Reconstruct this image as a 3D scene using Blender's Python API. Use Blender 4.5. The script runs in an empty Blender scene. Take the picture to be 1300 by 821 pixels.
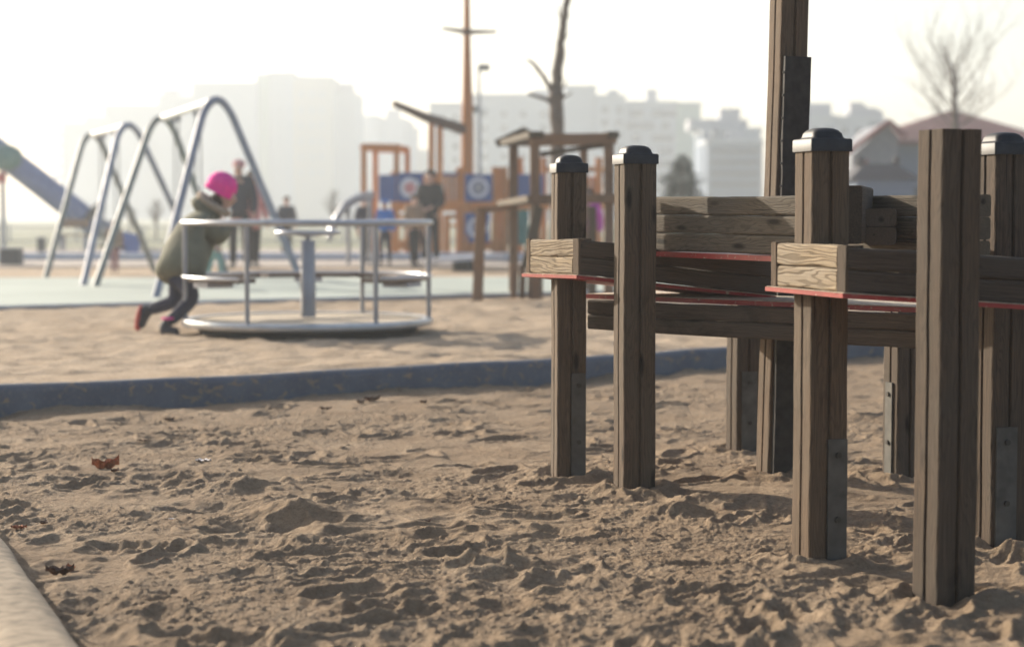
import bpy, math, random
import numpy as np
from mathutils import Vector, Matrix, Euler
R = math.radians
random.seed(7)
scene = bpy.context.scene
# ------------------------------------------------------------------ camera, world, sun, exposure
F = 2400.0            # focal length in photo pixels (photo 1300 wide)
HOR = 272.0
PITCH = math.atan((410.5 - HOR) / F)
cam_d = bpy.data.cameras.new('camera'); cam = bpy.data.objects.new('camera', cam_d)
scene.collection.objects.link(cam); scene.camera = cam
cam.location = (0, 0, 1.0); cam.rotation_euler = (math.pi/2 - PITCH, 0, 0)
cam_d.sensor_width = 36.0; cam_d.lens = 36.0 * F / 1300.0
cam_d.clip_start = 0.1; cam_d.clip_end = 3000
cam_d.dof.use_dof = True; cam_d.dof.focus_distance = 6.2
cam_d.dof.aperture_fstop = 66.46 / 27.0
cam_d.dof.aperture_blades = 0
SUN_AZ, SUN_EL = R(-45), R(20)      # azimuth from +Y, clockwise
world = bpy.data.worlds.new('World'); scene.world = world; world.use_nodes = True
wn = world.node_tree
sky = wn.nodes.new('ShaderNodeTexSky'); sky.sky_type = 'NISHITA'; sky.sun_disc = False
sky.sun_elevation = SUN_EL; sky.sun_rotation = SUN_AZ % (2*math.pi)
sky.air_density = 1.0; sky.dust_density = 3.5; sky.ozone_density = 1.0
bg = wn.nodes['Background']; bg.inputs['Strength'].default_value = 0.11
wn.links.new(sky.outputs[0], bg.inputs['Color'])
sd = bpy.data.lights.new('sun', 'SUN'); sun = bpy.data.objects.new('sun', sd); scene.collection.objects.link(sun)
sd.energy = 5.0; sd.angle = R(0.6); sd.color = (1.0, 0.90, 0.76)
S = Vector((math.sin(SUN_AZ)*math.cos(SUN_EL), math.cos(SUN_AZ)*math.cos(SUN_EL), math.sin(SUN_EL)))
sun.rotation_euler = S.to_track_quat('Z', 'Y').to_euler(); sun.location = S*50
vs = scene.view_settings; vs.view_transform = 'Standard'; vs.look = 'None'; vs.gamma = 1; vs.use_curve_mapping = False
vs.exposure = 0.86
scene.cycles.use_denoising = True
scene.cycles.volume_bounces = 1
scene.cycles.max_bounces = 8
HAZE_D, HAZE_G = 0.0018, 0.44

# ------------------------------------------------------------------ pixel helpers (where things stand)
cp, sp = math.cos(PITCH), math.sin(PITCH)
def ray(px, py):
    a, b = (px-650)/F, (py-410.5)/F
    return Vector((a, cp - b*sp, -sp - b*cp))
def P(px, py, d):
    r = ray(px, py); t = d/r.y
    return Vector((0, 0, 1)) + r*t
def G(px, py, z=0.0):
    r = ray(px, py); t = (z-1.0)/r.z
    return Vector((0, 0, 1)) + r*t
FG = 0.12     # level of the ground beyond the kerb

# ------------------------------------------------------------------ object helpers
COL = scene.collection
def link(name, data, parent=None):
    o = bpy.data.objects.new(name, data); COL.objects.link(o)
    if parent: o.parent = parent
    return o
def thing(name, label, cat, loc=(0, 0, 0), group=None):
    o = link(name, None); o.location = loc; o.empty_display_size = .1
    tag(o, label, cat, group); return o
def tag(o, label, cat, group=None):
    o['label'] = label; o['category'] = cat
    if group: o['group'] = group
    return o
def wloc(o):
    v = Vector((0, 0, 0))
    while o: v += o.location; o = o.parent
    return v

class MB:
    """collects geometry in WORLD coordinates, with grain coordinates g per vertex"""
    def __init__(s): s.v = []; s.f = []; s.g = []; s.smooth = False
    def add(s, vs, fs, gs=None):
        n = len(s.v)
        s.v += [tuple(x) for x in vs]; s.f += [tuple(i+n for i in f) for f in fs]
        s.g += [tuple(x) for x in (gs if gs is not None else vs)]
        return s
    def loft(s, prof, L, M, nseg=1, amp=0.0, taper=1.0, off=None):
        off = off or (random.uniform(0, 60), random.uniform(0, 9), random.uniform(0, 9))
        vs, gs = [], []
        ph = [random.uniform(0, 6.28) for _ in range(6)]
        n = len(prof)
        for i in range(nseg+1):
            t = i/nseg; x = t*L; k = 1+(taper-1)*t
            dy = amp*(math.sin(x*7+ph[0])+.5*math.sin(x*19+ph[1])); dz = amp*(math.sin(x*8+ph[2])+.5*math.sin(x*23+ph[3]))
            for j, (y, z) in enumerate(prof):
                w = amp*.5*math.sin(x*41+ph[4]+j*1.7)*math.sin(x*13+j)
                vs.append(M @ Vector((x, y*k+dy+w, z*k+dz+w))); gs.append((x+off[0], y+off[1], z+off[2]))
        fs = [(i*n+j, i*n+(j+1) % n, (i+1)*n+(j+1) % n, (i+1)*n+j) for i in range(nseg) for j in range(n)]
        fs.append(tuple(reversed(range(n)))); fs.append(tuple(nseg*n+j for j in range(n)))
        return s.add(vs, fs, gs)
    def beam(s, a, b, w, h, up=(0, 0, 1), c=None, nseg=1, amp=0.0, shift=(0, 0)):
        a, b = Vector(a), Vector(b); x = (b-a); L = x.length; x.normalize()
        up = Vector(up)
        if abs(x.dot(up)) > .98: up = Vector((0, 1, 0))
        y = up.cross(x).normalized(); z = x.cross(y)
        M = Matrix(((x.x, y.x, z.x, a.x), (x.y, y.y, z.y, a.y), (x.z, y.z, z.z, a.z), (0, 0, 0, 1)))
        c = min(w, h)*.12 if c is None else c
        W, H = w/2, h/2; sy, sz = shift
        pr = [(-W+c, -H), (W-c, -H), (W-c*.3, -H+c*.3), (W, -H+c), (W, H-c), (W-c*.3, H-c*.3), (W-c, H), (-W+c, H), (-W+c*.3, H-c*.3), (-W, H-c), (-W, -H+c), (-W+c*.3, -H+c*.3)]
        return s.loft([(p+sy, q+sz) for p, q in pr], L, M, nseg, amp)
    def box(s, c, size, rz=0.0, ch=0.0):
        c = Vector(c); d = Vector((math.cos(rz), math.sin(rz), 0))*size[0]/2
        return s.beam(c-d, c+d, size[1], size[2], c=ch)
    def tube(s, pts, rad, n=10, caps=True):
        pts = [Vector(p) for p in pts]
        rad = rad if hasattr(rad, '__len__') else [rad]*len(pts)
        vs, gs = [], []; off = random.uniform(0, 50)
        closed = (pts[0]-pts[-1]).length < 1e-5 and len(pts) > 3
        if closed: pts = pts[:-1]; rad = rad[:len(pts)]
        m = len(pts); ref = None; run = 0
        for i, p in enumerate(pts):
            if closed: t = pts[(i+1) % m]-pts[i-1]
            else: t = pts[min(i+1, m-1)]-pts[max(i-1, 0)]
            t.normalize()
            if ref is None: ref = Vector((0, 0, 1)) if abs(t.z) < .9 else Vector((0, 1, 0))
            a = t.cross(ref)
            a = a.normalized() if a.length > 1e-6 else t.orthogonal().normalized()
            b = a.cross(t); ref = b if not closed else ref
            if i: run += (pts[i]-pts[i-1]).length
            for j in range(n):
                q = 2*math.pi*j/n; o = a*math.cos(q)+b*math.sin(q)
                vs.append(p+o*rad[i]); gs.append((run+off, math.cos(q)*rad[i], math.sin(q)*rad[i]))
        k = m if closed else m-1
        fs = [(i*n+j, i*n+(j+1) % n, ((i+1) % m)*n+(j+1) % n, ((i+1) % m)*n+j) for i in range(k) for j in range(n)]
        if not closed and caps:
            fs.append(tuple(reversed(range(n)))); fs.append(tuple((m-1)*n+j for j in range(n)))
        s.smooth = True
        return s.add(vs, fs, gs)
    def ring(s, c, r, tr, n=48, m=10):
        return s.tube([Vector(c)+Vector((math.cos(2*math.pi*i/n)*r, math.sin(2*math.pi*i/n)*r, 0)) for i in range(n+1)], tr, m)
    def slab(s, poly, th, z_off=0.0):
        """poly: world points (planar), extruded down by th"""
        n = len(poly); top = [Vector(p)+Vector((0, 0, z_off)) for p in poly]; bot = [p-Vector((0, 0, th)) for p in top]
        fs = [tuple(range(n)), tuple(reversed(range(n, 2*n)))]+[(i, i+n, (i+1) % n+n, (i+1) % n) for i in range(n)]
        a = sum(((poly[i][0]*poly[(i+1) % n][1]-poly[(i+1) % n][0]*poly[i][1]) for i in range(n)))
        if a < 0: fs = [tuple(reversed(f)) for f in fs]
        return s.add(top+bot, fs)
    def lathe(s, c, prof, n=24, squash=None):
        vs = []; c = Vector(c)
        for r, z in prof:
            for j in range(n):
                a = 2*math.pi*j/n; vs.append(c+Vector((r*math.cos(a), r*math.sin(a), z)))
        m = len(prof)
        fs = [(i*n+j, i*n+(j+1) % n, (i+1)*n+(j+1) % n, (i+1)*n+j) for i in range(m-1) for j in range(n)]
        fs.append(tuple(reversed(range(n)))); fs.append(tuple((m-1)*n+j for j in range(n)))
        s.smooth = True
        return s.add(vs, fs)
    def blob(s, c, r, sub=2, rot=None, amp=0.0, zcut=None):
        import bmesh
        bm = bmesh.new(); bmesh.ops.create_icosphere(bm, subdivisions=sub, radius=1)
        r = Vector(r) if hasattr(r, '__len__') else Vector((r, r, r)); c = Vector(c)
        rot = rot or Matrix.Identity(3)
        vs = []
        for v in bm.verts:
            k = 1+amp*math.sin(v.co.x*5+c.x*9)*math.sin(v.co.y*6+1)*math.sin(v.co.z*5+2)
            q = Vector((v.co.x*r.x, v.co.y*r.y, v.co.z*r.z))*k
            if zcut is not None and q.z < zcut: q.z = zcut
            vs.append(c+rot @ q)
        fs = [tuple(v.index for v in f.verts) for f in bm.faces]
        bm.free(); s.smooth = True
        return s.add(vs, fs)
    def build(s, name, mat, parent=None, smooth=None, kind=None):
        w = wloc(parent) if parent else Vector((0, 0, 0))
        me = bpy.data.meshes.new(name)
        if parent is None and kind is None:            # a thing that is one mesh: origin at its base
            A = np.array(s.v); w = Vector(((A[:, 0].min()+A[:, 0].max())/2, (A[:, 1].min()+A[:, 1].max())/2, A[:, 2].min()))
        me.from_pydata([(x-w.x, y-w.y, z-w.z) for x, y, z in s.v], [], s.f)
        at = me.attributes.new('g', 'FLOAT_VECTOR', 'POINT')
        at.data.foreach_set('vector', np.array(s.g, dtype=np.float32).ravel())
        me.materials.append(mat); me.update()
        sm = s.smooth if smooth is None else smooth
        if sm: me.polygons.foreach_set('use_smooth', [True]*len(me.polygons)); 
        if sm: me.set_sharp_from_angle(angle=R(50))
        o = link(name, me, parent)
        if parent is None and kind is None: o.location = w
        if kind: o['kind'] = kind
        return o

# ------------------------------------------------------------------ materials
def newmat(name):
    m = bpy.data.materials.new(name); m.use_nodes = True
    return m, m.node_tree, m.node_tree.nodes['Principled BSDF']
def N(nt, t, **kw):
    n = nt.nodes.new(t)
    for k, v in kw.items():
        if k in n.inputs: n.inputs[k].default_value = v
        else: setattr(n, k, v)
    return n
def ramp(nt, src, stops):
    r = nt.nodes.new('ShaderNodeValToRGB'); e = r.color_ramp.elements
    while len(e) < len(stops): e.new(.5)
    for i, (p, c) in enumerate(stops):
        e[i].position = p; e[i].color = (*c, 1) if len(c) == 3 else c
    nt.links.new(src, r.inputs[0]); return r.outputs[0]
def mixc(nt, fac, a, b, mode='MIX'):
    m = nt.nodes.new('ShaderNodeMix'); m.data_type = 'RGBA'; m.blend_type = mode
    for k, v in ((0, fac), (6, a), (7, b)):
        if isinstance(v, (int, float)): m.inputs[k].default_value = v
        elif isinstance(v, tuple): m.inputs[k].default_value = (*v, 1)
        else: nt.links.new(v, m.inputs[k])
    return m.outputs[2]
def attr(nt, scale):
    a = N(nt, 'ShaderNodeAttribute', attribute_name='g')
    mp = nt.nodes.new('ShaderNodeMapping'); mp.inputs['Scale'].default_value = scale
    nt.links.new(a.outputs['Vector'], mp.inputs[0]); return mp.outputs[0]
def objc(nt, scale=(1, 1, 1)):
    a = N(nt, 'ShaderNodeTexCoord'); mp = nt.nodes.new('ShaderNodeMapping'); mp.inputs['Scale'].default_value = scale
    nt.links.new(a.outputs['Object'], mp.inputs[0]); return mp.outputs[0]
def noise(nt, vec, scale, detail=4, rough=.55, dist=0.0):
    n = N(nt, 'ShaderNodeTexNoise'); n.inputs['Scale'].default_value = scale; n.inputs['Detail'].default_value = detail
    n.inputs['Roughness'].default_value = rough; n.inputs['Distortion'].default_value = dist
    nt.links.new(vec, n.inputs['Vector']); return n.outputs[0]
def bump(nt, bs, h, strength, dist):
    b = N(nt, 'ShaderNodeBump'); b.inputs['Strength'].default_value = strength; b.inputs['Distance'].default_value = dist
    nt.links.new(h, b.inputs['Height']); nt.links.new(b.outputs[0], bs.inputs['Normal'])

def wood(name, light, dark, grey, ring=.5, knots=True, bumpd=.0012, wav=16):
    m, nt, bs = newmat(name)
    lo = noise(nt, attr(nt, (2.2, 14, 14)), 1.0, 3, .5)
    fib = noise(nt, attr(nt, (6, 260, 260)), 1.0, 5, .65)
    blotch = noise(nt, attr(nt, (3.5, 9, 9)), 1.0, 5, .6)
    # growth-ring bands, bent round by a low noise
    sep = N(nt, 'ShaderNodeSeparateXYZ'); nt.links.new(attr(nt, (1, 1, 1)), sep.inputs[0])
    ad = N(nt, 'ShaderNodeMath', operation='MULTIPLY_ADD'); nt.links.new(lo, ad.inputs[0]); ad.inputs[1].default_value = .16
    yz = N(nt, 'ShaderNodeMath', operation='ADD'); nt.links.new(sep.outputs[1], yz.inputs[0]); nt.links.new(sep.outputs[2], yz.inputs[1])
    nt.links.new(yz.outputs[0], ad.inputs[2])
    sc = N(nt, 'ShaderNodeMath', operation='MULTIPLY'); nt.links.new(ad.outputs[0], sc.inputs[0]); sc.inputs[1].default_value = wav*40
    sn = N(nt, 'ShaderNodeMath', operation='SINE'); nt.links.new(sc.outputs[0], sn.inputs[0])
    mr = N(nt, 'ShaderNodeMapRange'); mr.inputs[1].default_value = -1; mr.inputs[2].default_value = 1; nt.links.new(sn.outputs[0], mr.inputs[0])
    rings = ramp(nt, mr.outputs[0], [(0, (0, 0, 0)), (.62, (.12,)*3), (.93, (1, 1, 1))])
    base = ramp(nt, fib, [(.3, dark), (.62, light)])
    base = mixc(nt, ramp(nt, blotch, [(.38, (0, 0, 0)), (.68, (.75,)*3)]), base, grey)
    ringf = N(nt, 'ShaderNodeMath', operation='MULTIPLY'); nt.links.new(rings, ringf.inputs[0]); ringf.inputs[1].default_value = ring
    base = mixc(nt, ringf.outputs[0], base, tuple(c*.5 for c in dark))
    if knots:
        v = N(nt, 'ShaderNodeTexVoronoi'); v.inputs['Scale'].default_value = 1; nt.links.new(attr(nt, (3.1, 12, 12)), v.inputs['Vector'])
        kf = ramp(nt, v.outputs['Distance'], [(.07, (1, 1, 1)), (.16, (0, 0, 0))])
        base = mixc(nt, kf, base, tuple(c*.28 for c in dark))
    crk = noise(nt, attr(nt, (1.6, 75, 75)), 1.0, 3, .6, .4)
    base = mixc(nt, ramp(nt, crk, [(.295, (.9,)*3), (.33, (0, 0, 0))]), base, tuple(c*.2 for c in dark))
    stn = noise(nt, attr(nt, (2.6, 5, 5)), 1.0, 6, .7, .8)
    base = mixc(nt, ramp(nt, stn, [(.56, (0, 0, 0)), (.70, (.6,)*3)]), base, tuple(c*.55 for c in dark))
    oi = N(nt, 'ShaderNodeObjectInfo')
    tint = ramp(nt, oi.outputs['Random'], [(0, (.80, .80, .82)), (.5, (1, .98, .95)), (1, (1.18, 1.12, 1.05))])
    base = mixc(nt, 1.0, base, tint, 'MULTIPLY')
    nt.links.new(base, bs.inputs['Base Color']); bs.inputs['Roughness'].default_value = .85
    bs.inputs['Specular IOR Level'].default_value = .25
    hh = N(nt, 'ShaderNodeMath', operation='SUBTRACT'); nt.links.new(fib, hh.inputs[0]); nt.links.new(ringf.outputs[0], hh.inputs[1])
    bump(nt, bs, hh.outputs[0], .9, bumpd)
    return m
def plain(name, col, rough=.6, metal=0.0, var=.15, scale=6, bumpd=0.0, spec=.4):
    m, nt, bs = newmat(name)
    n = noise(nt, objc(nt), scale, 4)
    a = tuple(c*(1-var) for c in col); b = tuple(min(1, c*(1+var)) for c in col)
    nt.links.new(ramp(nt, n, [(.3, a), (.7, b)]), bs.inputs['Base Color'])
    bs.inputs['Roughness'].default_value = rough; bs.inputs['Metallic'].default_value = metal
    bs.inputs['Specular IOR Level'].default_value = spec
    if bumpd: bump(nt, bs, noise(nt, objc(nt), scale*12, 4), .6, bumpd)
    return m
M = {}
M['post'] = wood('weathered post wood', (.140, .098, .064), (.058, .040, .027), (.098, .080, .060), ring=.3)
M['slat'] = wood('grey slat wood', (.145, .118, .085), (.070, .056, .042), (.105, .096, .080), ring=.4)
M['slat_pale_lit'] = wood('pale sunlit slat wood', (.42, .335, .225), (.25, .19, .125), (.30, .265, .215), ring=.72, knots=False, wav=10, bumpd=.002)  # pale wood, with the sunlit face's brightness put into the colour
M['slat_dark_shade'] = wood('dark shaded slat wood', (.115, .088, .066), (.055, .042, .033), (.095, .08, .066), ring=.2)  # darker slat copy: shade on panel fronts and stubs put into the colour
M['plate_dark'] = plain('blackened board', (.022, .019, .017), .75, var=.6, scale=25, bumpd=.002)
M['cap'] = plain('black plastic cap', (.020, .020, .023), .55, var=.5, scale=30, bumpd=.0003)
M['anchor'] = plain('dull galvanised anchor', (.10, .096, .086), .65, .3, var=.3, scale=18)
M['bolt'] = plain('dark bolt head', (.06, .055, .05), .5, .6)
def red_board():
    m, nt, bs = newmat('red laminate board')
    n = noise(nt, objc(nt), 14, 5); base = ramp(nt, n, [(.3, (.26, .018, .018)), (.7, (.36, .035, .03))])
    n2 = noise(nt, objc(nt), 55, 4); base = mixc(nt, ramp(nt, n2, [(.60, (0, 0, 0)), (.72, (.8,)*3)]), base, (.42, .30, .22))
    nt.links.new(base, bs.inputs['Base Color']); bs.inputs['Roughness'].default_value = .42
    return m
M['red'] = red_board()
M['grit'] = plain('sandy board face', (.50, .42, .32), .9, var=.35, scale=40, bumpd=.002)
M['steel'] = plain('galvanised steel', (.45, .46, .48), .34, .75, var=.12, scale=9)
M['steel_dull'] = plain('dull steel post', (.30, .31, .34), .45, .5, var=.12)
M['steel_blue'] = plain('blue-grey painted steel', (.25, .28, .36), .5, 0)
M['steel_green'] = plain('green-grey painted steel', (.20, .225, .215), .5, 0)
M['tubeblue'] = plain('blue-grey tube', (.10, .16, .33), .45)
M['chain'] = plain('chain steel', (.3, .3, .3), .4, .8)
M['rubber'] = plain('black rubber', (.03, .03, .03), .8)
M['seatwood'] = plain('brown carousel seat', (.10, .07, .055), .55)
M['orange'] = wood('orange stained timber', (.62, .26, .085), (.44, .17, .05), (.52, .25, .11), ring=.15, knots=False)
M['brown'] = wood('brown frame timber', (.28, .18, .115), (.17, .105, .065), (.22, .16, .12), ring=.15)
M['bowwood'] = wood('dark brown spar', (.13, .085, .06), (.08, .05, .04), (.12, .09, .08), ring=.1, knots=False)
M['bluep'] = plain('blue panel', (.05, .10, .28), .45)
M['tealp'] = plain('teal panel', (.03, .16, .15), .5)
M['white'] = plain('white paint', (.75, .75, .72), .5)
M['redp'] = plain('red paint', (.50, .08, .07), .5)
M['greyp'] = plain('grey paint', (.35, .36, .40), .5)
M['bin'] = plain('dark bin', (.06, .065, .07), .6)
M['cyanb'] = plain('blue plastic', (.05, .12, .38), .5)
M['slab'] = plain('pale plastic slab', (.62, .64, .70), .3)
M['conc'] = plain('concrete edging', (.27, .215, .155), .95, var=.4, scale=22, bumpd=.003)
M['leaf_or'] = plain('dry orange leaf', (.33, .11, .045), .8, var=.5, scale=60)
M['leaf_dk'] = plain('dry brown leaf', (.11, .06, .04), .8, var=.5, scale=60)
M['scrap'] = plain('pale scrap', (.7, .66, .66), .7)
M['bark'] = plain('grey brown bark', (.13, .10, .08), .9, var=.4, scale=20, bumpd=.01)
M['fir'] = plain('dark needles', (.022, .042, .020), .8, var=.5, scale=3)
M['skin'] = plain('skin', (.55, .34, .26), .55, var=.06)
M['navy'] = plain('navy cloth', (.025, .03, .05), .85, bumpd=.002)
M['black'] = plain('black cloth', (.018, .018, .022), .85, bumpd=.002)
M['olive'] = plain('olive parka cloth', (.155, .15, .10), .9, var=.25, bumpd=.003)
M['fur'] = plain('beige fur trim', (.42, .34, .26), .95, var=.3, scale=60, bumpd=.008)
M['pink'] = plain('bright pink knit', (.90, .05, .36), .85, var=.1, scale=30, bumpd=.003)
M['rose'] = plain('rose coat cloth', (.60, .28, .28), .9)
M['magenta'] = plain('magenta coat', (.45, .06, .35), .9)
M['blue'] = plain('bright blue coat', (.05, .18, .55), .8)
M['tan'] = plain('tan coat', (.28, .19, .13), .9)
M['mauve'] = plain('mauve trousers', (.30, .16, .17), .9)
M['teal'] = plain('pale teal cloth', (.22, .36, .33), .9)
M['jean'] = plain('dark trousers', (.03, .032, .06), .9)
M['sole'] = plain('red boot sole', (.45, .06, .05), .7)
M['boot'] = plain('black boot', (.03, .03, .04), .7)
M['hair'] = plain('brown hair', (.06, .035, .02), .8, var=.4, scale=40)
M['wall_w'] = plain('white render wall', (.40, .43, .47), .9, var=.05, scale=.05)
M['wall_g'] = plain('pale green render wall', (.36, .44, .38), .9, var=.05, scale=.05)
M['wall_b'] = plain('blue-grey cladding', (.13, .17, .24), .9, var=.06, scale=.1)
M['wall_c'] = plain('cream render wall', (.46, .44, .40), .9, var=.05, scale=.05)
M['glass_hazed'] = plain('haze-paled window glass', (.36, .40, .45), .4)  # haze painted in: window glass paled for the far left blocks
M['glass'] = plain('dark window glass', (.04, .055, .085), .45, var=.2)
M['roof'] = plain('maroon roof tiles', (.13, .05, .05), .85, var=.2, scale=1.5)
M['roof_dk'] = plain('charcoal kiosk roof', (.04, .04, .05), .8)
M['wall_d'] = plain('weathered grey render', (.20, .21, .24), .9)
M['trim'] = plain('red facade trim', (.20, .07, .07), .7)

def sand_mat(name, a, b, fine=True, wet=None):
    m, nt, bs = newmat(name)
    oc = objc(nt)
    n1 = noise(nt, oc, 3.0, 6, .6); n2 = noise(nt, oc, 45, 6, .7); n3 = noise(nt, oc, 420, 3, .7); n4 = noise(nt, oc, 130, 4, .7)
    base = ramp(nt, n1, [(.32, a), (.68, b)])
    base = mixc(nt, ramp(nt, n2, [(.36, (.7,)*3), (.56, (0, 0, 0))]), base, tuple(c*.72 for c in a))
    base = mixc(nt, ramp(nt, n4, [(.34, (.55,)*3), (.50, (0, 0, 0))]), base, tuple(c*.62 for c in a))
    base = mixc(nt, ramp(nt, n3, [(.60, (0, 0, 0)), (.74, (.55,)*3)]), base, tuple(min(1, c*1.35) for c in b))
    base = mixc(nt, ramp(nt, n3, [(.27, (.6,)*3), (.37, (0, 0, 0))]), base, tuple(c*.4 for c in a))
    nt.links.new(base, bs.inputs['Base Color']); bs.inputs['Roughness'].default_value = .95; bs.inputs['Specular IOR Level'].default_value = .15
    if fine:
        ad = N(nt, 'ShaderNodeMath', operation='ADD')
        k1 = N(nt, 'ShaderNodeMath', operation='MULTIPLY'); nt.links.new(n2, k1.inputs[0]); k1.inputs[1].default_value = 3.0
        k2 = N(nt, 'ShaderNodeMath', operation='MULTIPLY_ADD'); nt.links.new(n4, k2.inputs[0]); k2.inputs[1].default_value = 2.4; nt.links.new(n3, k2.inputs[2])
        nt.links.new(k1.outputs[0], ad.inputs[0]); nt.links.new(k2.outputs[0], ad.inputs[1])
        bump(nt, bs, ad.outputs[0], 1.0, .0052)
    else: bump(nt, bs, n2, .8, .02)
    return m
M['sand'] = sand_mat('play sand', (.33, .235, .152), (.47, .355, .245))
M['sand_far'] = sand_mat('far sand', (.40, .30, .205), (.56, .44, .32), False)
M['rubberfloor'] = plain('pale green safety surface', (.34, .385, .345), .9, var=.12, scale=.6)
M['path'] = plain('grey brown path', (.34, .29, .25), .9, var=.2, scale=.4)
M['grass'] = plain('dry grass', (.16, .17, .10), .95, var=.3, scale=.3)
def kerb_mat():
    m, nt, bs = newmat('blue rubber kerb')
    oc = objc(nt); n = noise(nt, oc, 6, 5); base = ramp(nt, n, [(.3, (.078, .090, .118)), (.7, (.12, .135, .165))])
    n2 = noise(nt, objc(nt, (1, 1, 1.6)), 11, 5, .6, .6)
    base = mixc(nt, ramp(nt, n2, [(.57, (0, 0, 0)), (.64, (.9,)*3)]), base, (.26, .19, .12))
    n3 = noise(nt, oc, 60, 4); base = mixc(nt, ramp(nt, n3, [(.55, (0, 0, 0)), (.75, (.5,)*3)]), base, (.25, .22, .19))
    nt.links.new(base, bs.inputs['Base Color']); bs.inputs['Roughness'].default_value = .7
    bump(nt, bs, noise(nt, oc, 90, 5), .7, .004)
    return m
M['kerb'] = kerb_mat()

# ------------------------------------------------------------------ the ground
def vnoise(x, y, seed):
    xi = np.floor(x).astype(np.int64); yi = np.floor(y).astype(np.int64); fx = x-xi; fy = y-yi
    fx = fx*fx*(3-2*fx); fy = fy*fy*(3-2*fy)
    def h(a, b):
        n = (a*374761393+b*668265263+seed*1274126177) & 0x7fffffff
        n = ((n ^ (n >> 13))*1103515245) & 0x7fffffff
        return ((n ^ (n >> 16)) & 0xffff)/65535.0
    return (h(xi, yi)*(1-fx)+h(xi+1, yi)*fx)*(1-fy)+(h(xi, yi+1)*(1-fx)+h(xi+1, yi+1)*fx)*fy
def fbm(x, y, seed, oct=4, gain=.5):
    s = 0; a = 1; t = 0
    for i in range(oct):
        s = s+a*(vnoise(x*2**i, y*2**i, seed+i*17)*2-1); t += a; a *= gain
    return s/t
# kerb line (front top edge)
KB = [Vector((G(px, py, .13).x, G(px, py, .13).y, 0)) for px, py in ((0, 491), (180, 483.5), (400, 473), (700, 457), (930, 442), (1110, 430), (1300, 420))]
d0 = (KB[1]-KB[0]).normalized(); d1 = (KB[-1]-KB[-2]).normalized()
KB = [KB[0]-d0*60, KB[0]-d0*3]+KB+[KB[-1]+d1*3, KB[-1]+d1*80]
kx = np.array([p.x for p in KB]); ky = np.array([p.y for p in KB])
nrows = int(math.log(14.9/3.6)/.00135)
gy = 3.6*np.exp(.00135*np.arange(nrows+1)); gu = np.linspace(-1, 1, 901)
X = gu[None, :]*(.30*gy[:, None]+.45)+.02*gy[:, None]; Y = np.repeat(gy[:, None], len(gu), 1)
wx = X+.09*fbm(X*5, Y*5, 3, 3); wy = Y+.09*fbm(X*5+9, Y*5, 5, 3)
Z = .018*fbm(wx*1.6, wy*1.6, 11, 3)+.010*fbm(wx*5, wy*5, 23, 3)
rd = 1-np.abs(fbm(wx*5.5, wy*7, 31, 4))
Z += .0125*(rd-.75)
wx2 = wx+.03*fbm(X*17, Y*17, 61, 2); wy2 = wy+.03*fbm(X*17+4, Y*17, 62, 2)
rough = np.clip(.55+1.3*fbm(X*2.3, Y*2.3, 71, 2), .10, .95)
Z += rough*(.006*(1-np.abs(fbm(wx2*15, wy2*19, 37, 3)))+.0045*np.maximum(0, fbm(X*21, Y*21, 41, 3)))
Z += rough*(.0036*fbm(X*48, Y*48, 47, 3))+(.35+rough)*.0021*fbm(X*105, Y*105, 49, 2)
Z += np.random.default_rng(8).normal(0, .00055, Z.shape)*(.4+rough)
rng = np.random.default_rng(5)
def patch(cx, cy, ax, ay, ang, fn):
    r = max(ax, ay)*2.2
    j0, j1 = np.searchsorted(gy, (cy-r, cy+r))
    if j1 <= j0: return
    yy_ = gy[(j0+j1)//2]; us = (np.array([cx-r, cx+r])-.02*yy_)/(.30*yy_+.45)
    i0, i1 = np.searchsorted(gu, us-np.array([.01, -.01]))
    if i1 <= i0: return
    x = X[j0:j1, i0:i1]-cx; y = Y[j0:j1, i0:i1]-cy
    c, s = math.cos(ang), math.sin(ang); u = (x*c+y*s)/ax; v = (-x*s+y*c)/ay
    wob = 1+.35*(fbm(X[j0:j1, i0:i1]*14, Y[j0:j1, i0:i1]*14, 77, 2)) if ax > .04 else 1
    Z[j0:j1, i0:i1] += fn(np.sqrt(u*u+v*v)*wob)
for _ in range(800):                                    # trodden hollows with pushed-up rims
    cy = 3.7*math.exp(rng.uniform(0, 1.38)); cx = rng.uniform(-1, 1)*(.3*cy+.3); dep = rng.uniform(.003, .014)
    patch(cx, cy, rng.uniform(.06, .15), rng.uniform(.035, .07), rng.uniform(0, 3.14), lambda r: -dep*np.exp(-r**2*1.2)+dep*.7*np.exp(-((r-1.35)/.3)**2))
for _ in range(70):                                     # shoe prints
    cy = 3.9*math.exp(rng.uniform(0, 1.2)); cx = rng.uniform(-1, 1)*(.3*cy+.3)
    patch(cx, cy, .135, .05, rng.uniform(0, 3.14), lambda r: -.013/(1+np.exp((r-.9)/.09))+.009*np.exp(-((r-1.2)/.22)**2))
for _ in range(5200):                                   # crumbs and clods
    cy = 3.7*math.exp(rng.uniform(0, 1.38)); cx = rng.uniform(-1, 1)*(.3*cy+.3); a = .006+.012*rng.random()**2.2
    if fbm(np.array(cx*2.3), np.array(cy*2.3), 71, 2) < -.1: continue
    patch(cx, cy, a, a*rng.uniform(.6, 1), rng.uniform(0, 3), lambda r: a*.6*np.exp(-r**2*1.5))
def mound(px, py, ax, ay, hgt, ang=0.0):
    g = G(px, py); patch(g.x, g.y, ax, ay, ang, lambda r: hgt*np.exp(-r**2*1.1)*(1))
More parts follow.
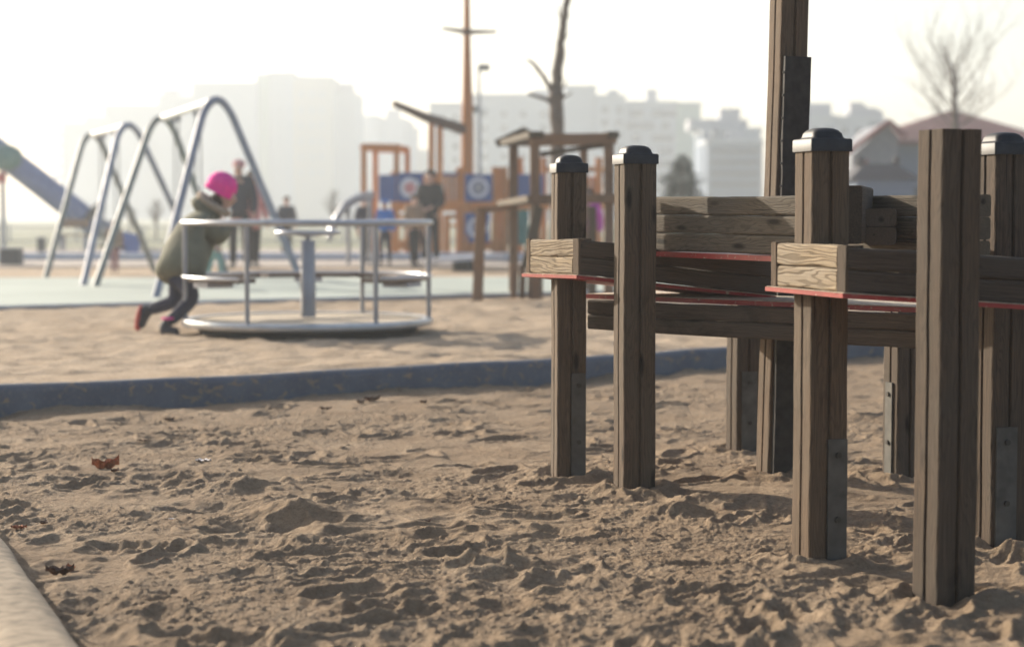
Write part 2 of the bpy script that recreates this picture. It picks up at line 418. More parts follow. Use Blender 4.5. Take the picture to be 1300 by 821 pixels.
for px, py in ((721.5, 605), (805, 622), (1039, 712), (1198, 757), (1266, 688), (943, 572), (1145, 603), (983, 603)):
    g = G(px, py); patch(g.x, g.y, .12, .11, rng.uniform(0, 3), lambda r: -.030*np.exp(-r**2*2.2)+.016*np.exp(-((r-1.15)/.35)**2))
    patch(g.x+.09, g.y-.03, .08, .06, .4, lambda r: .022*np.exp(-r**2*1.4)); patch(g.x-.07, g.y-.06, .05, .04, 0, lambda r: .018*np.exp(-r**2*1.4))
mound(300, 622, .20, .09, .045, .2); mound(275, 645, .13, .10, -.035); mound(380, 655, .17, .10, .060, -.3); mound(425, 672, .12, .07, .035)
mound(335, 668, .25, .10, -.028); mound(400, 690, .10, .06, .03); mound(700, 600, .10, .07, .03); mound(1040, 715, .10, .07, .03); mound(855, 655, .13, .06, .035)
mound(570, 700, .2, .1, -.03); mound(640, 720, .14, .07, .04); mound(930, 640, .2, .08, .03)
kd = Y-np.interp(X, kx, ky)                             # distance behind (+) / before (-) the kerb front
Z += np.exp(-np.maximum(0, -kd)/.20)*(-.004+.062*fbm(X*3.3, Y*1.5, 91, 4))
Z -= Z[(np.abs(X) < 2) & (Y < 9)].mean()
Z -= np.where(kd > .04, .12, 0.0); eg = np.clip((np.abs(gu[None, :])-.96)/.04, 0, 1); Z = Z*(1-eg)-.10*eg
def sand_h(x, y):
    j = min(max(int(np.searchsorted(gy, y)), 0), len(gy)-1); i = min(max(int(np.searchsorted(gu, (x-.02*y)/(.30*y+.45))), 0), len(gu)-1)
    return float(Z[j, i])
def gridmesh(name, X, Y, Z, mat):
    r, c = X.shape; me = bpy.data.meshes.new(name)
    co = np.stack([X, Y, Z], -1).reshape(-1, 3).astype(np.float32)
    idx = np.arange(r*c).reshape(r, c)
    q = np.stack([idx[:-1, :-1], idx[:-1, 1:], idx[1:, 1:], idx[1:, :-1]], -1).reshape(-1, 4)
    me.vertices.add(len(co)); me.vertices.foreach_set('co', co.ravel())
    me.loops.add(q.size); me.loops.foreach_set('vertex_index', q.ravel().astype(np.int32))
    me.polygons.add(len(q)); me.polygons.foreach_set('loop_start', np.arange(0, q.size, 4, dtype=np.int32))
    me.polygons.foreach_set('use_smooth', np.ones(len(q), dtype=bool))
    me.update(calc_edges=True); me.validate(); me.materials.append(mat)
    o = link(name, me); o['kind'] = 'structure'; return o
gridmesh('play_sand', X, Y, Z, M['sand'])
m = MB(); m.slab([(-500, -40, -.08), (500, -40, -.08), (500, 60, -.08), (-500, 60, -.08)], .05); m.build('sand_base', M['sand'], kind='structure')
# ground beyond the kerb: a fine sheet near, then one sheet to the horizon
KT = .125
ga = np.arange(-9, 10.01, .05); t = np.linspace(0, 1, 230)**1.15
X2, T2 = np.meshgrid(ga, t); near = np.interp(X2, kx, ky)+KT-.01; Y2 = near+(24-near)*T2; 
Z2 = FG+.012*fbm(X2*2, Y2*2, 5, 4)+.034*fbm(X2*6, Y2*7, 15, 4)-.014
Z2 += (T2 < .003)*-.05
e2 = np.minimum(1, np.minimum(X2+9, 10-X2)/.5); Z2 = Z2*e2+(FG-.02)*(1-e2)
Z2 = np.where(Y2 > 19.0+.155*(X2+4)*.8, FG-.03, Z2)
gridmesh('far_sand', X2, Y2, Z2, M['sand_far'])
m = MB(); poly = [(p.x, p.y+KT-.005, FG-.022) for p in KB]
m.slab(poly+[(600, 40, FG-.022), (600, 900, FG-.022), (-600, 900, FG-.022), (-600, poly[0][1], FG-.022)], .3)
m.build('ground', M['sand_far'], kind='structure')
def flat(name, pts, z, mat):
    m = MB(); m.slab([(x, y, z) for x, y in pts], .03); return m.build(name, mat, kind='structure')
e0, e1 = G(150, 387, FG), G(580, 376, FG); ed = (e1-e0).normalized()
A0 = e0-ed*20; A1 = e1+ed*3.0
flat('safety_surface', [(A0.x, A0.y), (A1.x, A1.y), (A1.x+3, 26.5), (A0.x, 25.5)], FG+.010, M['rubberfloor'])
flat('path', [(-80, 32), (60, 32), (60, 48), (-80, 48)], FG+.004, M['path'])
flat('grass_field', [(-500, 48.2), (500, 48.2), (500, 880), (-500, 880)], FG+.006, M['grass'])
m = MB()   # thin dark edging in front of the safety surface, rubber kerb strip of the path
m.beam((A0.x, A0.y-.05, FG+.005), (A1.x, A1.y-.05, FG+.005), .08, .04, c=.01); m.build('surface_edging', M['greyp'], kind='structure')
m = MB(); m.beam((-60, 36.5, FG+.07), (3, 36.5, FG+.07), .2, .14, c=.02); m.build('path_kerb', M['slab'], kind='structure')
# the blue kerb: rounded profile swept along the line
prof = [(0, -.25), (0, .095), (.006, .115), (.022, .13), (.05, .136), (.085, .134), (.112, .122), (KT, .10), (KT, -.25)]
m = MB(); pts = []
for i in range(len(KB)-1):
    n = max(1, int((KB[i+1]-KB[i]).length/.12)) if 0 < i < len(KB)-2 else 1
    pts += [KB[i].lerp(KB[i+1], k/n) for k in range(n)]
pts.append(KB[-1]); vs = []
for i, p in enumerate(pts):
    t_ = (pts[min(i+1, len(pts)-1)]-pts[max(i-1, 0)]).normalized(); nn = Vector((-t_.y, t_.x, 0))
    w = .004*math.sin(i*.31)+.003*math.sin(i*.83)
    for a, b in prof: vs.append(p+nn*(a+w)+Vector((0, 0, b+w*.6)))
k = len(prof); fs = [(i*k+j, (i+1)*k+j, (i+1)*k+j+1, i*k+j+1) for i in range(len(pts)-1) for j in range(k-1)]
m.add(vs, fs); m.smooth = True; m.build('blue_kerb', M['kerb'], kind='structure')
# concrete edging in the near left corner
a, b = G(2, 672, .05), G(112, 821, .05); dd = (b-a).normalized(); nn = Vector((-dd.y, dd.x, 0)); nn = nn if nn.x < 0 else -nn
m = MB(); pf = [(-.10, -.2), (-.10, .02), (-.085, .042), (-.05, .052), (.05, .052), (.085, .042), (.10, .02), (.10, -.2)]
x_ = dd; y_ = nn; st = a-dd*3+nn*.10
Mx = Matrix(((x_.x, y_.x, 0, st.x), (x_.y, y_.y, 0, st.y), (0, 0, 1, 0), (0, 0, 0, 1)))
m.loft([(p, q) for p, q in pf], 5.5, Mx, 60, .003); m.smooth = True; m.build('concrete_edging', M['conc'], kind='structure')

# ------------------------------------------------------------------ wooden play structure (sharp, in front)
PS = thing('wooden_play_structure', 'weathered grey-brown timber climbing structure of square posts and red-edged slatted panels', 'play structure', (.95, 6.2, 0))
def post_profile(a):
    h = a/2; c = .006; g = .0045; dpt = .011; P1 = []
    side = [(-h+c, -h), (-g-.0025, -h), (-g, -h+.003), (-g, -h+dpt), (g, -h+dpt), (g, -h+.003), (g+.0025, -h), (h-c, -h), (h-c*.3, -h+c*.3), (h, -h+c)]
    for k in range(4):
        cs, sn = [(1, 0), (0, 1), (-1, 0), (0, -1)][k]
        for x, y in side[:-1] if False else side: P1.append((x*cs-y*sn, x*sn+y*cs))
    out = []
    for p in P1:
        if not out or (abs(p[0]-out[-1][0])+abs(p[1]-out[-1][1])) > 1e-5: out.append(p)
    if abs(out[0][0]-out[-1][0])+abs(out[0][1]-out[-1][1]) < 1e-5: out.pop()
    return out
def make_post(base, top_z, rot, a=.115, cap=True, anchor=None, lean=(0, 0), mat='post', name='post'):
    """anchor: (face azimuth index, height, sideways)"""
    b = Vector((base.x, base.y, -.12)); L = top_z+.12
    zx = Vector((lean[0], lean[1], 1)).normalized()
    xx = Vector((math.cos(rot), math.sin(rot), 0)); xx = (xx-zx*xx.dot(zx)).normalized(); yy = zx.cross(xx)
    Mt = Matrix(((zx.x, xx.x, yy.x, b.x), (zx.y, xx.y, yy.y, b.y), (zx.z, xx.z, yy.z, b.z), (0, 0, 0, 1)))
    m = MB(); m.loft(post_profile(a), L, Mt, 40, .0008)
    po = m.build(name, M[mat], PS)
    if cap:
        tp = b+zx*L; cm = MB(); s = a/2+.006
        def sq(s, r, z, n=5):
            o = []
            for k in range(4):
                for i in range(n+1):
                    q = k*math.pi/2+i/n*math.pi/2
                    cx, cy = [(s-r, s-r), (-s+r, s-r), (-s+r, -s+r), (s-r, -s+r)][k]
                    o.append((cx+math.cos(q)*r, cy+math.sin(q)*r, z))
            return o
        rings = [sq(s, .006, -.002), sq(s, .006, .030), sq(s-.003, .006, .034), sq(s-.014, .012, .035), sq(s-.017, .016, .040), sq(s-.019, .018, .050), sq(s-.026, .022, .059), sq(s-.036, .022, .064), sq(s-.052, .012, .066)]
        vs = [tp+xx*x+yy*y+zx*z for rg in rings for x, y, z in rg]; n = len(rings[0])
        fs = [(i*n+j, i*n+(j+1) % n, (i+1)*n+(j+1) % n, (i+1)*n+j) for i in range(len(rings)-1) for j in range(n)]
        fs += [tuple(reversed(range(n))), tuple((len(rings)-1)*n+j for j in range(n))]
        cm.add(vs, fs); cm.smooth = True; cm.build('cap', M['cap'], po)
    if anchor:
        face, hz, w, off = anchor
        q = rot+face*math.pi/2; nrm = Vector((math.cos(q), math.sin(q), 0)); tg = Vector((-nrm.y, nrm.x, 0))
        c0 = b+nrm*(a/2+.004)+tg*off; am = MB()
        am.beam(c0+Vector((0, 0, .02)), c0+Vector((0, 0, .12+hz)), .008 if abs(nrm.x) > 2 else .008, w, up=tg, c=.001)
        an = am.build('anchor_plate', M['anchor'], po)
        for zz in (.16+hz*.25, .12+hz-.045):
            bm_ = MB(); cc = c0+Vector((0, 0, zz))+nrm*.004
            bm_.tube([cc, cc+nrm*.006], .009, 8); bm_.build('bolt', M['bolt'], an)
    return po
def bx(px, py):
    g = G(px, py); return g
b1, b2, b3 = G(721.5, 605), G(805, 622), G(1039, 712)
b4 = G(1198, 757); b5 = G(1266, 688); b6 = G(943, 572); b7 = G(1145, 603); bp = G(983, 603)
# tops from the photo: lip bottom line at the post's distance
def topz(px, py, b): return P(px, py, b.y).z
make_post(b1, topz(720, 219, b1), R(11), .113, anchor=(3, .40, .055, .026))
make_post(b2, topz(807, 208, b2), R(15), .122)
make_post(b3, topz(1043, 192, b3), R(17), .117, anchor=(3, .36, .06, .026))
make_post(b4, topz(1207, 165, b4), R(21), .118, cap=False)
make_post(b5, topz(1275, 196, b5), R(17), .120, anchor=(3, .36, .07, -.012))
make_post(b6, .80, R(19), .110, cap=False, anchor=(3, .34, .07, .0))
make_post(b7, .80, R(19), .110, cap=False, anchor=(2, .36, .05, .0), mat='slat_dark_shade')
pole = make_post(bp, 3.1, R(17), .113, cap=True, lean=(.022, 0), mat='post', name='pole')
# blackened board screwed along the pole's front-right face
q = R(17)-math.pi/2; nrm = Vector((math.cos(q), math.sin(q), 0)); tg = Vector((-nrm.y, nrm.x, 0))
m = MB(); p0 = bp+nrm*.070+tg*.010; m.beam(p0+Vector((-.0, 0, -.05)), p0+Vector((.022*1.6, 0, topz(1010, 74, bp))), .024, .108, up=tg, c=.003, nseg=30, amp=.0012)
pl = m.build('dark_board', M['plate_dark'], pole)
for i in range(9):
    z = .85+i*.085; m = MB(); c = p0+Vector((.022*z, 0, z))-tg*.058+nrm*.010
    m.blob(c, .0055, 1); m.build('screw', M['anchor'], pl)

def slat_panel(a, b, ztop, n, hs, th, gap, mat, out, name='slat_panel', nseg=24, amp=.0012, endblocks=None, ext=0.0):
    """a, b: ground-plan points with z = z of bottom at each end"""
    root = MB(); d = (b-a); dn = Vector((d.x, d.y, 0)).normalized(); nr = out
    for i in range(n):
        off = Vector((0, 0, hs/2+i*(hs+gap)))
        root.beam(a+off-nr*th/2, b+off-nr*th/2, th, hs, c=.008, nseg=nseg, amp=amp)
    o = root.build(name, M[mat], PS)
    return o
def red_slab(pts, th=.016, grit=True):
    m = MB(); m.slab(pts, th); o = m.build('red_board', M['red'], PS)
    if grit:
        c = sum((Vector(p) for p in pts), Vector())/len(pts)
        m = MB(); m.slab([Vector(p).lerp(c, .012)+Vector((0, 0, .003)) for p in pts], .002); m.build('gritty_surface', M['grit'], o)
    return o
def corner_panel(Lp, Cp, Ep, zl, zc, ze, hpair, blocks=True):
    """left lit face L-C, long front face C-E, red board beneath"""
    Lp, Cp, Ep = (Vector((p[0], p[1], z)) for p, z in ((Lp, zl), (Cp, zc), (Ep, ze)))
    e = (Cp-Lp); e2 = Vector((e.x, e.y, 0)).normalized(); nl = Vector((e2.y, -e2.x, 0)); nl = nl if nl.x < 0 else -nl
    f = (Ep-Cp); f2 = Vector((f.x, f.y, 0)).normalized(); nf = Vector((f2.y, -f2.x, 0)); nf = nf if nf.y < 0 else -nf
    gap = .0008; hs = (hpair-gap)/2
    slat_panel(Lp+e2*.035, Cp-e2*.050, 0, 2, hs, .045, gap, 'slat_pale_lit', nl, amp=.0016, name='slat_panel')
    slat_panel(Cp+f2*.004, Ep, 0, 2, hs-.001, .045, gap, 'slat_dark_shade', nf)
    for q, w in ((Lp+e2*.017, .034), (Cp-e2*.024, .048)):       # upright corner blocks
        m = MB(); c = q-nl*.026; m.beam(c+Vector((0, 0, .001)), c+Vector((0, 0, hpair+.002)), w, .056, up=(nl), c=.005, nseg=6, amp=.0006)
        m.build('corner_block', M['post'], PS)
    o = .014; D = Ep-Cp
    p = [Lp+nl*o-e2*.01, Cp+nl*o+nf*o, Ep+nf*o, Ep+(Lp-Cp)]
    red_slab([v-Vector((0, 0, .002)) for v in p], .012)
def at(px, d): return (P(px, 340, d).x, d)
def zz(py, d): return P(650, py, d).z
# first (far left) corner panel: post 1 stands inside it, post 2 before it
corner_panel(at(668, 7.32), at(735.5, 6.96), at(985, 7.02), zz(346.5, 7.32), zz(348.5, 6.96), zz(375, 7.02), .130)
# second corner panel by post 3, passing behind post 4
corner_panel(at(979, 5.50), at(1075, 5.14), at(1350, 5.10), zz(363, 5.50), zz(371.5, 5.14), zz(389, 5.10), .126)
# long backrest from post 2 to post 5
A = Vector((at(830, 7.0)[0], 7.0, zz(318, 7.0))); B = Vector((at(1242, 5.46)[0], 5.46, zz(334, 5.46)))
ev = (B-A).normalized(); nb = Vector((-abs(ev.y), -abs(ev.x), 0)).normalized()
hp = (zz(250, 7.0)-A.z-.002)/3
slat_panel(A, B, 0, 3, hp, .045, .0008, 'slat', nb, nseg=60, amp=.0009)
back = Vector((abs(ev.y), abs(ev.x), 0)).normalized()*.36
red_slab([A+nb*.012-Vector((0, 0, .003)), B+nb*.012-Vector((0, 0, .003)), B+back-Vector((0, 0, .003)), A+back-Vector((0, 0, .003))], .018, False)
# stub panels behind post 3
m = MB(); m.beam((.985, 5.50, .998), (1.10, 5.92, .998), .06, .170, c=.008, nseg=8, amp=.001); m.build('stub_board', M['slat_dark_shade'], PS)
m = MB()
for z in (.934, .990): m.beam((at(1117, 5.62)[0], 5.62, z), (at(1117, 5.62)[0]+.10, 6.05, z), .090, .053, c=.010, nseg=8, amp=.001)
m.build('stub_slats', M['slat_dark_shade'], PS)
# rear bench board with two-slat apron
F1 = Vector((at(742, 7.34)[0], 7.34, .690)); F2 = Vector((at(1175, 6.25)[0], 6.25, .690)); ev = (F2-F1).normalized()
bk = Vector((abs(ev.y), abs(ev.x), 0)).normalized()*.55
red_slab([F1, F2, F2+bk, F1+bk], .016)
nf = Vector((-abs(ev.y), -abs(ev.x), 0)).normalized()
ap = slat_panel(F1+ev*.06+Vector((0, 0, -.132)), F2+Vector((0, 0, -.132)), 0, 2, .056, .045, .0008, 'slat_dark_shade', nf*-1, name='apron')
for t_, z in ((.50, .595), (.50, .647), (.03, .595), (.03, .647)):
    c = F1.lerp(F2, t_); c.z = z; c += nf*.0; m = MB(); m.tube([c+nf*.0, c+nf*.012], .011, 10); m.build('bolt', M['bolt'], ap)

# ------------------------------------------------------------------ carousel
CC = Vector((P(391, 340, 14.3).x, 14.3, FG)); CR = .93
ca = thing('merry_go_round', 'round silver playground roundabout with tubular handrail and central hand wheel, on far sand', 'merry-go-round', CC)
zr, zs, zp, zw = .937, .535, .196, .862
m = MB(); m.ring((CC.x, CC.y, zr), CR, .021, 72, 12); m.build('handrail', M['steel'], ca)
m = MB(); m.lathe((CC.x, CC.y, 0), [(CR-.03, zp-.035), (CR+.005, zp-.028), (CR+.016, zp), (CR+.005, zp+.022), (CR-.03, zp+.026), (CR-.06, zp+.022), (CR-.06, zp-.03)], 72); dk = m.build('platform', M['steel'], ca)
m = MB(); m.lathe((CC.x, CC.y, 0), [(CR-.055, zp-.02), (CR-.062, zp+.012), (.06, zp+.012)], 72); m.build('deck', M['grit'], dk)
m = MB(); m.lathe((CC.x, CC.y, 0), [(CR-.12, FG-.05), (CR-.10, zp-.036), (.05, zp-.036)], 48); m.build('skirt', M['rubber'], ca)
m = MB(); m.lathe((CC.x, CC.y, 0), [(.058, zp+.03), (.055, .80), (.05, .805), (.018, .81), (.018, zw), (.001, zw+.002)], 24); m.build('pillar', M['steel_dull'], ca)
m = MB(); m.ring((CC.x, CC.y, zw), .235, .016, 40, 10)
for k in range(3):
    a = k*2.1+.4; m.tube([(CC.x, CC.y, zw-.03), (CC.x+.23*math.cos(a), CC.y+.23*math.sin(a), zw)], .010, 8)
m.build('hand_wheel', M['steel'], ca)
for k in range(6):
    a = R(-90+8+k*60-30); x, y = CC.x+CR*.985*math.cos(a), CC.y+CR*.985*math.sin(a)
    m = MB(); m.tube([(x, y, zp+.02), (x, y, zr)], .018, 10); m.build('rail_post', M['steel_dull'], ca)
for a0, a1 in ((11, 65), (71, 125), (131, 185), (191, 245), (-48, 5)):      # seats, each an arc plank on a bracket
    a0, a1 = R(a0-2), R(a1-2); n = 14; inn, outr = CR-.24, CR-.03
    pts = [Vector((CC.x+outr*math.cos(a0+(a1-a0)*i/n), CC.y+outr*math.sin(a0+(a1-a0)*i/n), zs)) for i in range(n+1)]
    pts += [Vector((CC.x+inn*math.cos(a1-(a1-a0)*i/n), CC.y+inn*math.sin(a1-(a1-a0)*i/n), zs)) for i in range(n+1)]
    m = MB(); m.slab(pts, .032); so = m.build('seat', M['seatwood'], ca)
    am = (a0+a1)/2; m = MB(); m.beam((CC.x+inn*math.cos(am), CC.y+inn*math.sin(am), zs-.052), (CC.x+outr*math.cos(am), CC.y+outr*math.sin(am), zs-.052), .22, .035); m.build('bracket', M['greyp'], so)
m = MB(); m.tube([Vector((CC.x+CR*math.cos(R(a)), CC.y+CR*math.sin(R(a)), zs)) for a in range(-50, 250, 6)], .014, 8); m.build('seat_rail', M['steel'], ca)

# ------------------------------------------------------------------ people
def skinmesh(name, V, E, rad, mat, parent, sub=2, root=0):
    w = wloc(parent); me = bpy.data.meshes.new('tmp'); me.from_pydata([tuple(Vector(v)-w) for v in V], E, []); me.update()
    ob = bpy.data.objects.new('tmp', me); COL.objects.link(ob)
    md = ob.modifiers.new('s', 'SKIN'); md.use_smooth_shade = True
    sv = me.skin_vertices[0].data
    for i, r in enumerate(rad):
        sv[i].radius = r if hasattr(r, '__len__') else (r, r)
        sv[i].use_root = (i == root)
    ms = ob.modifiers.new('u', 'SUBSURF'); ms.levels = sub; ms.render_levels = sub
    dg = bpy.context.evaluated_depsgraph_get(); ev_ = ob.evaluated_get(dg)
    nm = bpy.data.meshes.new_from_object(ev_); bpy.data.objects.remove(ob)
    nm.name = name; nm.materials.clear(); nm.materials.append(M[mat])
    nm.polygons.foreach_set('use_smooth', [True]*len(nm.polygons))
    return link(name, nm, parent)
def chain(V, E, Rr, pts, rads, start):
    last = start
    for p, r in zip(pts, rads):
        V.append(p); Rr.append(r); E.append((last, len(V)-1)); last = len(V)-1
    return last
def hand(V, E, Rr, wrist, dirv, side, s, wi):
    """palm + five unequal bent fingers; dirv along the hand, side towards the thumb"""
    dirv = dirv.normalized(); side = side.normalized(); dn = Vector((0, 0, -1))
    palm = wrist+dirv*.055*s; pi = chain(V, E, Rr, [palm], [(.030*s, .016*s)], wi)
    for k, ln in enumerate((.062, .072, .066, .052)):
        b = palm+side*(.026-.0175*k)*s+dirv*.035*s
        chain(V, E, Rr, [b, b+dirv*ln*.5*s+dn*.012*s, b+dirv*ln*.7*s+dn*.040*s], [.0095*s, .0085*s, .007*s], pi)
    t = wrist+dirv*.025*s+side*.028*s
    chain(V, E, Rr, [t, t+side*.022*s+dirv*.025*s+dn*.012*s, t+side*.020*s+dirv*.045*s+dn*.03*s], [.011*s, .010*s, .008*s], wi)
def standing(px, d, h, face, jacket, trous, hairm='hair', label='', arms='down', coatlen=.50, stride=.03, shoe='boot', hat=None, ground=None, cat='person'):
    base = Vector((P(px, 300, d).x, d, FG if ground is None else ground)); root = thing('person', label, cat, base)
    f = Vector((math.sin(face), math.cos(face), 0)); r = Vector((f.y, -f.x, 0))
    def q(fr, si, z): return base+f*fr*h+r*si*h+Vector((0, 0, z*h))
    hip, waist, chest, nk, h1, h2, h3 = q(0, 0, .53), q(0, 0, .62), q(.01, 0, .75), q(.005, 0, .845), q(.015, 0, .885), q(.012, 0, .93), q(.008, 0, .968)
    V = [hip, waist, chest, nk, h1, h2, h3]; E = [(i, i+1) for i in range(6)]
    Rr = [(.07*h, .055*h), (.062*h, .05*h), (.078*h, .055*h), .033*h, (.044*h, .048*h), (.054*h, .060*h), (.038*h, .042*h)]
    V.append(q(.075, 0, .915)); Rr.append(.010*h); E.append((5, 7))     # nose
    J = {}
    for s in (-1, 1):
        sh = q(0, .10*s, .80)
        if arms == 'down': el, wr = q(-.01, .135*s, .635), q(.03, .14*s, .50)
        elif arms == 'front': el, wr = q(.0, .135*s, .64), q(.12, .05*s, .60)
        else: el, wr = q(.08, .12*s, .72), q(.20, .08*s, .78)
        kn, an, to = q(.015+stride*s, .05*s, .285), q(stride*1.6*s-.01, .052*s, .045), q(stride*1.6*s+.075, .06*s, .02)
        a = chain(V, E, Rr, [sh, el, wr], [.040*h, .027*h, .019*h], 2)
        hand(V, E, Rr, wr, wr-el, f if arms == 'down' else -r*s, h/1.75, a)
        chain(V, E, Rr, [q(0, .048*s, .50), kn, an], [.048*h, .032*h, .022*h], 0)
        J[s] = (sh, el, wr, kn, an, to)
    skinmesh('body', V, E, Rr, 'skin', root)
    V = [q(0, 0, coatlen-.02), q(0, 0, .60), chest, q(0, 0, .825)]; E = [(0, 1), (1, 2), (2, 3)]; Rr = [(.10*h, .082*h), (.096*h, .08*h), (.108*h, .086*h), .052*h]
    for s in (-1, 1):
        sh, el, wr, *_ = J[s]; chain(V, E, Rr, [sh, el, wr], [.060*h, .044*h, .035*h], 2)
    skinmesh('jacket', V, E, Rr, jacket, root)
    V = [q(0, 0, .55), q(0, 0, .50)]; E = [(0, 1)]; Rr = [(.075*h, .06*h), (.07*h, .058*h)]
    for s in (-1, 1): chain(V, E, Rr, [q(0, .048*s, .46), J[s][3], J[s][4]], [.055*h, .041*h, .034*h], 1)
    skinmesh('trousers', V, E, Rr, trous, root)
    for s in (-1, 1):
        an, to = J[s][4], J[s][5]; skinmesh('shoe', [an+Vector((0, 0, .01*h)), an-Vector((0, 0, .020*h))-f*.01*h, to], [(0, 1), (1, 2)], [.026*h, .026*h, (.026*h, .018*h)], shoe, root)
    m = MB(); m.blob(q(-.004, 0, .952), (.062*h, .062*h, .052*h), 2, zcut=-.020*h)
    m.build('hat' if hat else 'hair', M[hat or hairm], root)
    return root

# the child leaning into the roundabout
cb = G(215, 425, FG); ch = thing('person', 'child in olive parka and bright pink hat leaning forward to push the roundabout', 'person', Vector((P(215, 400, 14.1).x, 14.1, FG)))
hip, waist, chest, nk = P(227, 345, 14.40), P(238, 322, 14.58), P(256, 292, 14.82), P(270, 270, 14.90)
h1, h2, h3 = P(282, 258, 14.92), P(287, 248, 14.93), P(284, 233, 14.93)
V = [hip, waist, chest, nk, h1, h2, h3, P(300, 255, 14.90)]; E = [(0, 1), (1, 2), (2, 3), (3, 4), (4, 5), (5, 6), (5, 7)]
Rr = [(.095, .085), (.085, .075), (.10, .085), .042, (.062, .066), (.078, .085), .05, .014]
arms = {}
for s, (el, wr) in {1: (P(279, 306, 14.70), P(287, 283, 14.84)), -1: (P(282, 300, 15.02), P(292, 280, 15.02))}.items():
    sh = P(262, 283, 14.84+.13*-s); arms[s] = (sh, el, wr)
    a = chain(V, E, Rr, [sh, el, wr], [.05, .034, .024], 2)
    hand(V, E, Rr, wr, Vector((.9, .1, .25)), Vector((0, -s, 0)), .75, a)
legs = {1: (P(236, 356, 14.32), P(245, 380, 14.22), P(213, 411, 14.12)), -1: (P(226, 356, 14.5), P(222, 383, 14.42), P(188, 394, 14.45))}
for s, (a0, kn, an) in legs.items(): chain(V, E, Rr, [a0, kn, an], [.072, .048, .034], 0)
skinmesh('body', V, E, Rr, 'skin', ch)
V = [P(226, 362, 14.38), P(229, 340, 14.42), waist, chest, P(266, 276, 14.88)]; E = [(0, 1), (1, 2), (2, 3), (3, 4)]; Rr = [(.215, .18), (.215, .18), (.20, .17), (.195, .165), .11]
for s, (sh, el, wr) in arms.items(): chain(V, E, Rr, [sh, el, wr], [.10, .082, .062], 3)
skinmesh('parka', V, E, Rr, 'olive', ch)
m = MB(); rr = Matrix.Rotation(R(35), 3, 'Y'); m.blob(P(262, 266, 14.86), (.135, .13, .075), 2, rr, .12); m.build('hood', M['olive'], ch)
cc = P(269, 262, 14.88); m = MB(); m.tube([cc+rr @ Vector((math.cos(a*.35)*.125, math.sin(a*.35)*.125, .02)) for a in range(19)], .030, 8); m.build('fur_trim', M['fur'], ch)
m = MB(); m.tube([P(205, 352, 14.35), P(213, 330, 14.4), P(228, 303, 14.6), P(243, 277, 14.8)], .012, 8); m.build('coat_rim_light', M['fur'], ch)  # pale strip standing in for the sunlit rim down the coat's back
hc = P(281, 238, 14.92); rt = Matrix.Rotation(R(28), 3, 'Y'); m = MB(); n = 30; pr_ = [(.108, -.055), (.118, -.05), (.120, -.02), (.110, -.012), (.119, .01), (.115, .045), (.095, .085), (.060, .112), (.022, .124), (.004, .126)]
m.add([hc+rt @ Vector((rr2*(1+.035*math.cos(n/2*a_*1.0))*math.cos(a_), rr2*(1+.035*math.cos(n/2*a_))*math.sin(a_)*.92, z2)) for rr2, z2 in pr_ for a_ in [2*math.pi*j/n for j in range(n)]],
    [(i*n+j, i*n+(j+1) % n, (i+1)*n+(j+1) % n, (i+1)*n+j) for i in range(len(pr_)-1) for j in range(n)]+[tuple((len(pr_)-1)*n+j for j in range(n))]); m.smooth = True; m.build('hat', M['pink'], ch)
m = MB(); m.blob(P(277, 256, 14.92), (.075, .07, .075), 2, None, .12); m.build('hair', M['hair'], ch)
V = [P(229, 350, 14.40), P(230, 358, 14.40)]; E = [(0, 1)]; Rr = [.10, .10]
for s, (a0, kn, an) in legs.items(): chain(V, E, Rr, [a0, kn, an], [.085, .062, .046], 1)
skinmesh('trousers', V, E, Rr, 'jean', ch)
b = skinmesh('boot', [P(214, 405, 14.12), P(207, 420, 14.1), P(228, 423, 14.05)], [(0, 1), (1, 2)], [.055, .058, (.045, .036)], 'boot', ch)
b = skinmesh('boot', [P(192, 391, 14.45), P(183, 396, 14.44), P(176, 417, 14.42)], [(0, 1), (1, 2)], [.052, .058, .045], 'boot', ch)
m = MB(); m.blob(P(176.5, 405, 14.43), (.030, .055, .115), 2, Matrix.Rotation(R(8), 3, 'Y')); m.build('sole', M['sole'], b)
m = MB(); m.ring(P(213.5, 404, 14.12), .042, .009, 16, 6); m.build('boot_cuff', M['pink'], ch)

standing(304, 30.5, 1.76, R(185), 'navy', 'black', label='adult in navy coat and light cap standing behind the pink-hatted child', hat='rose', arms='down')
standing(321, 31.0, 1.60, R(150), 'rose', 'black', label='adult in long rose coat standing beside the navy-coated adult', coatlen=.40)
standing(546, 33.0, 1.66, R(195), 'black', 'black', label='adult in black jacket standing before the blue ship panel', arms='front')
standing(526, 32.0, 1.22, R(150), 'tan', 'black', label='child in brown coat standing at the black-jacketed adult\'s side')
standing(489, 33.0, 1.14, R(200), 'blue', 'jean', label='child in bright blue hooded coat standing near the silver slide', hat='blue')
standing(364, 40.0, 1.26, R(180), 'navy', 'black', label='small far figure in dark clothes beyond the roundabout')
standing(145, 28.5, .80, R(160), 'tan', 'mauve', label='toddler in tan top and mauve trousers beneath the swings', stride=.05)
standing(747, 27.0, 1.25, R(190), 'magenta', 'jean', label='child in magenta coat seen through the brown timber frame')
standing(272, 24.0, 1.0, R(90), 'teal', 'teal', label='child in pale teal suit behind the pink-hatted child', stride=.07)
standing(462, 34.0, 1.2, R(140), 'jean', 'black', label='child in dark blue jacket at the foot of the silver slide')

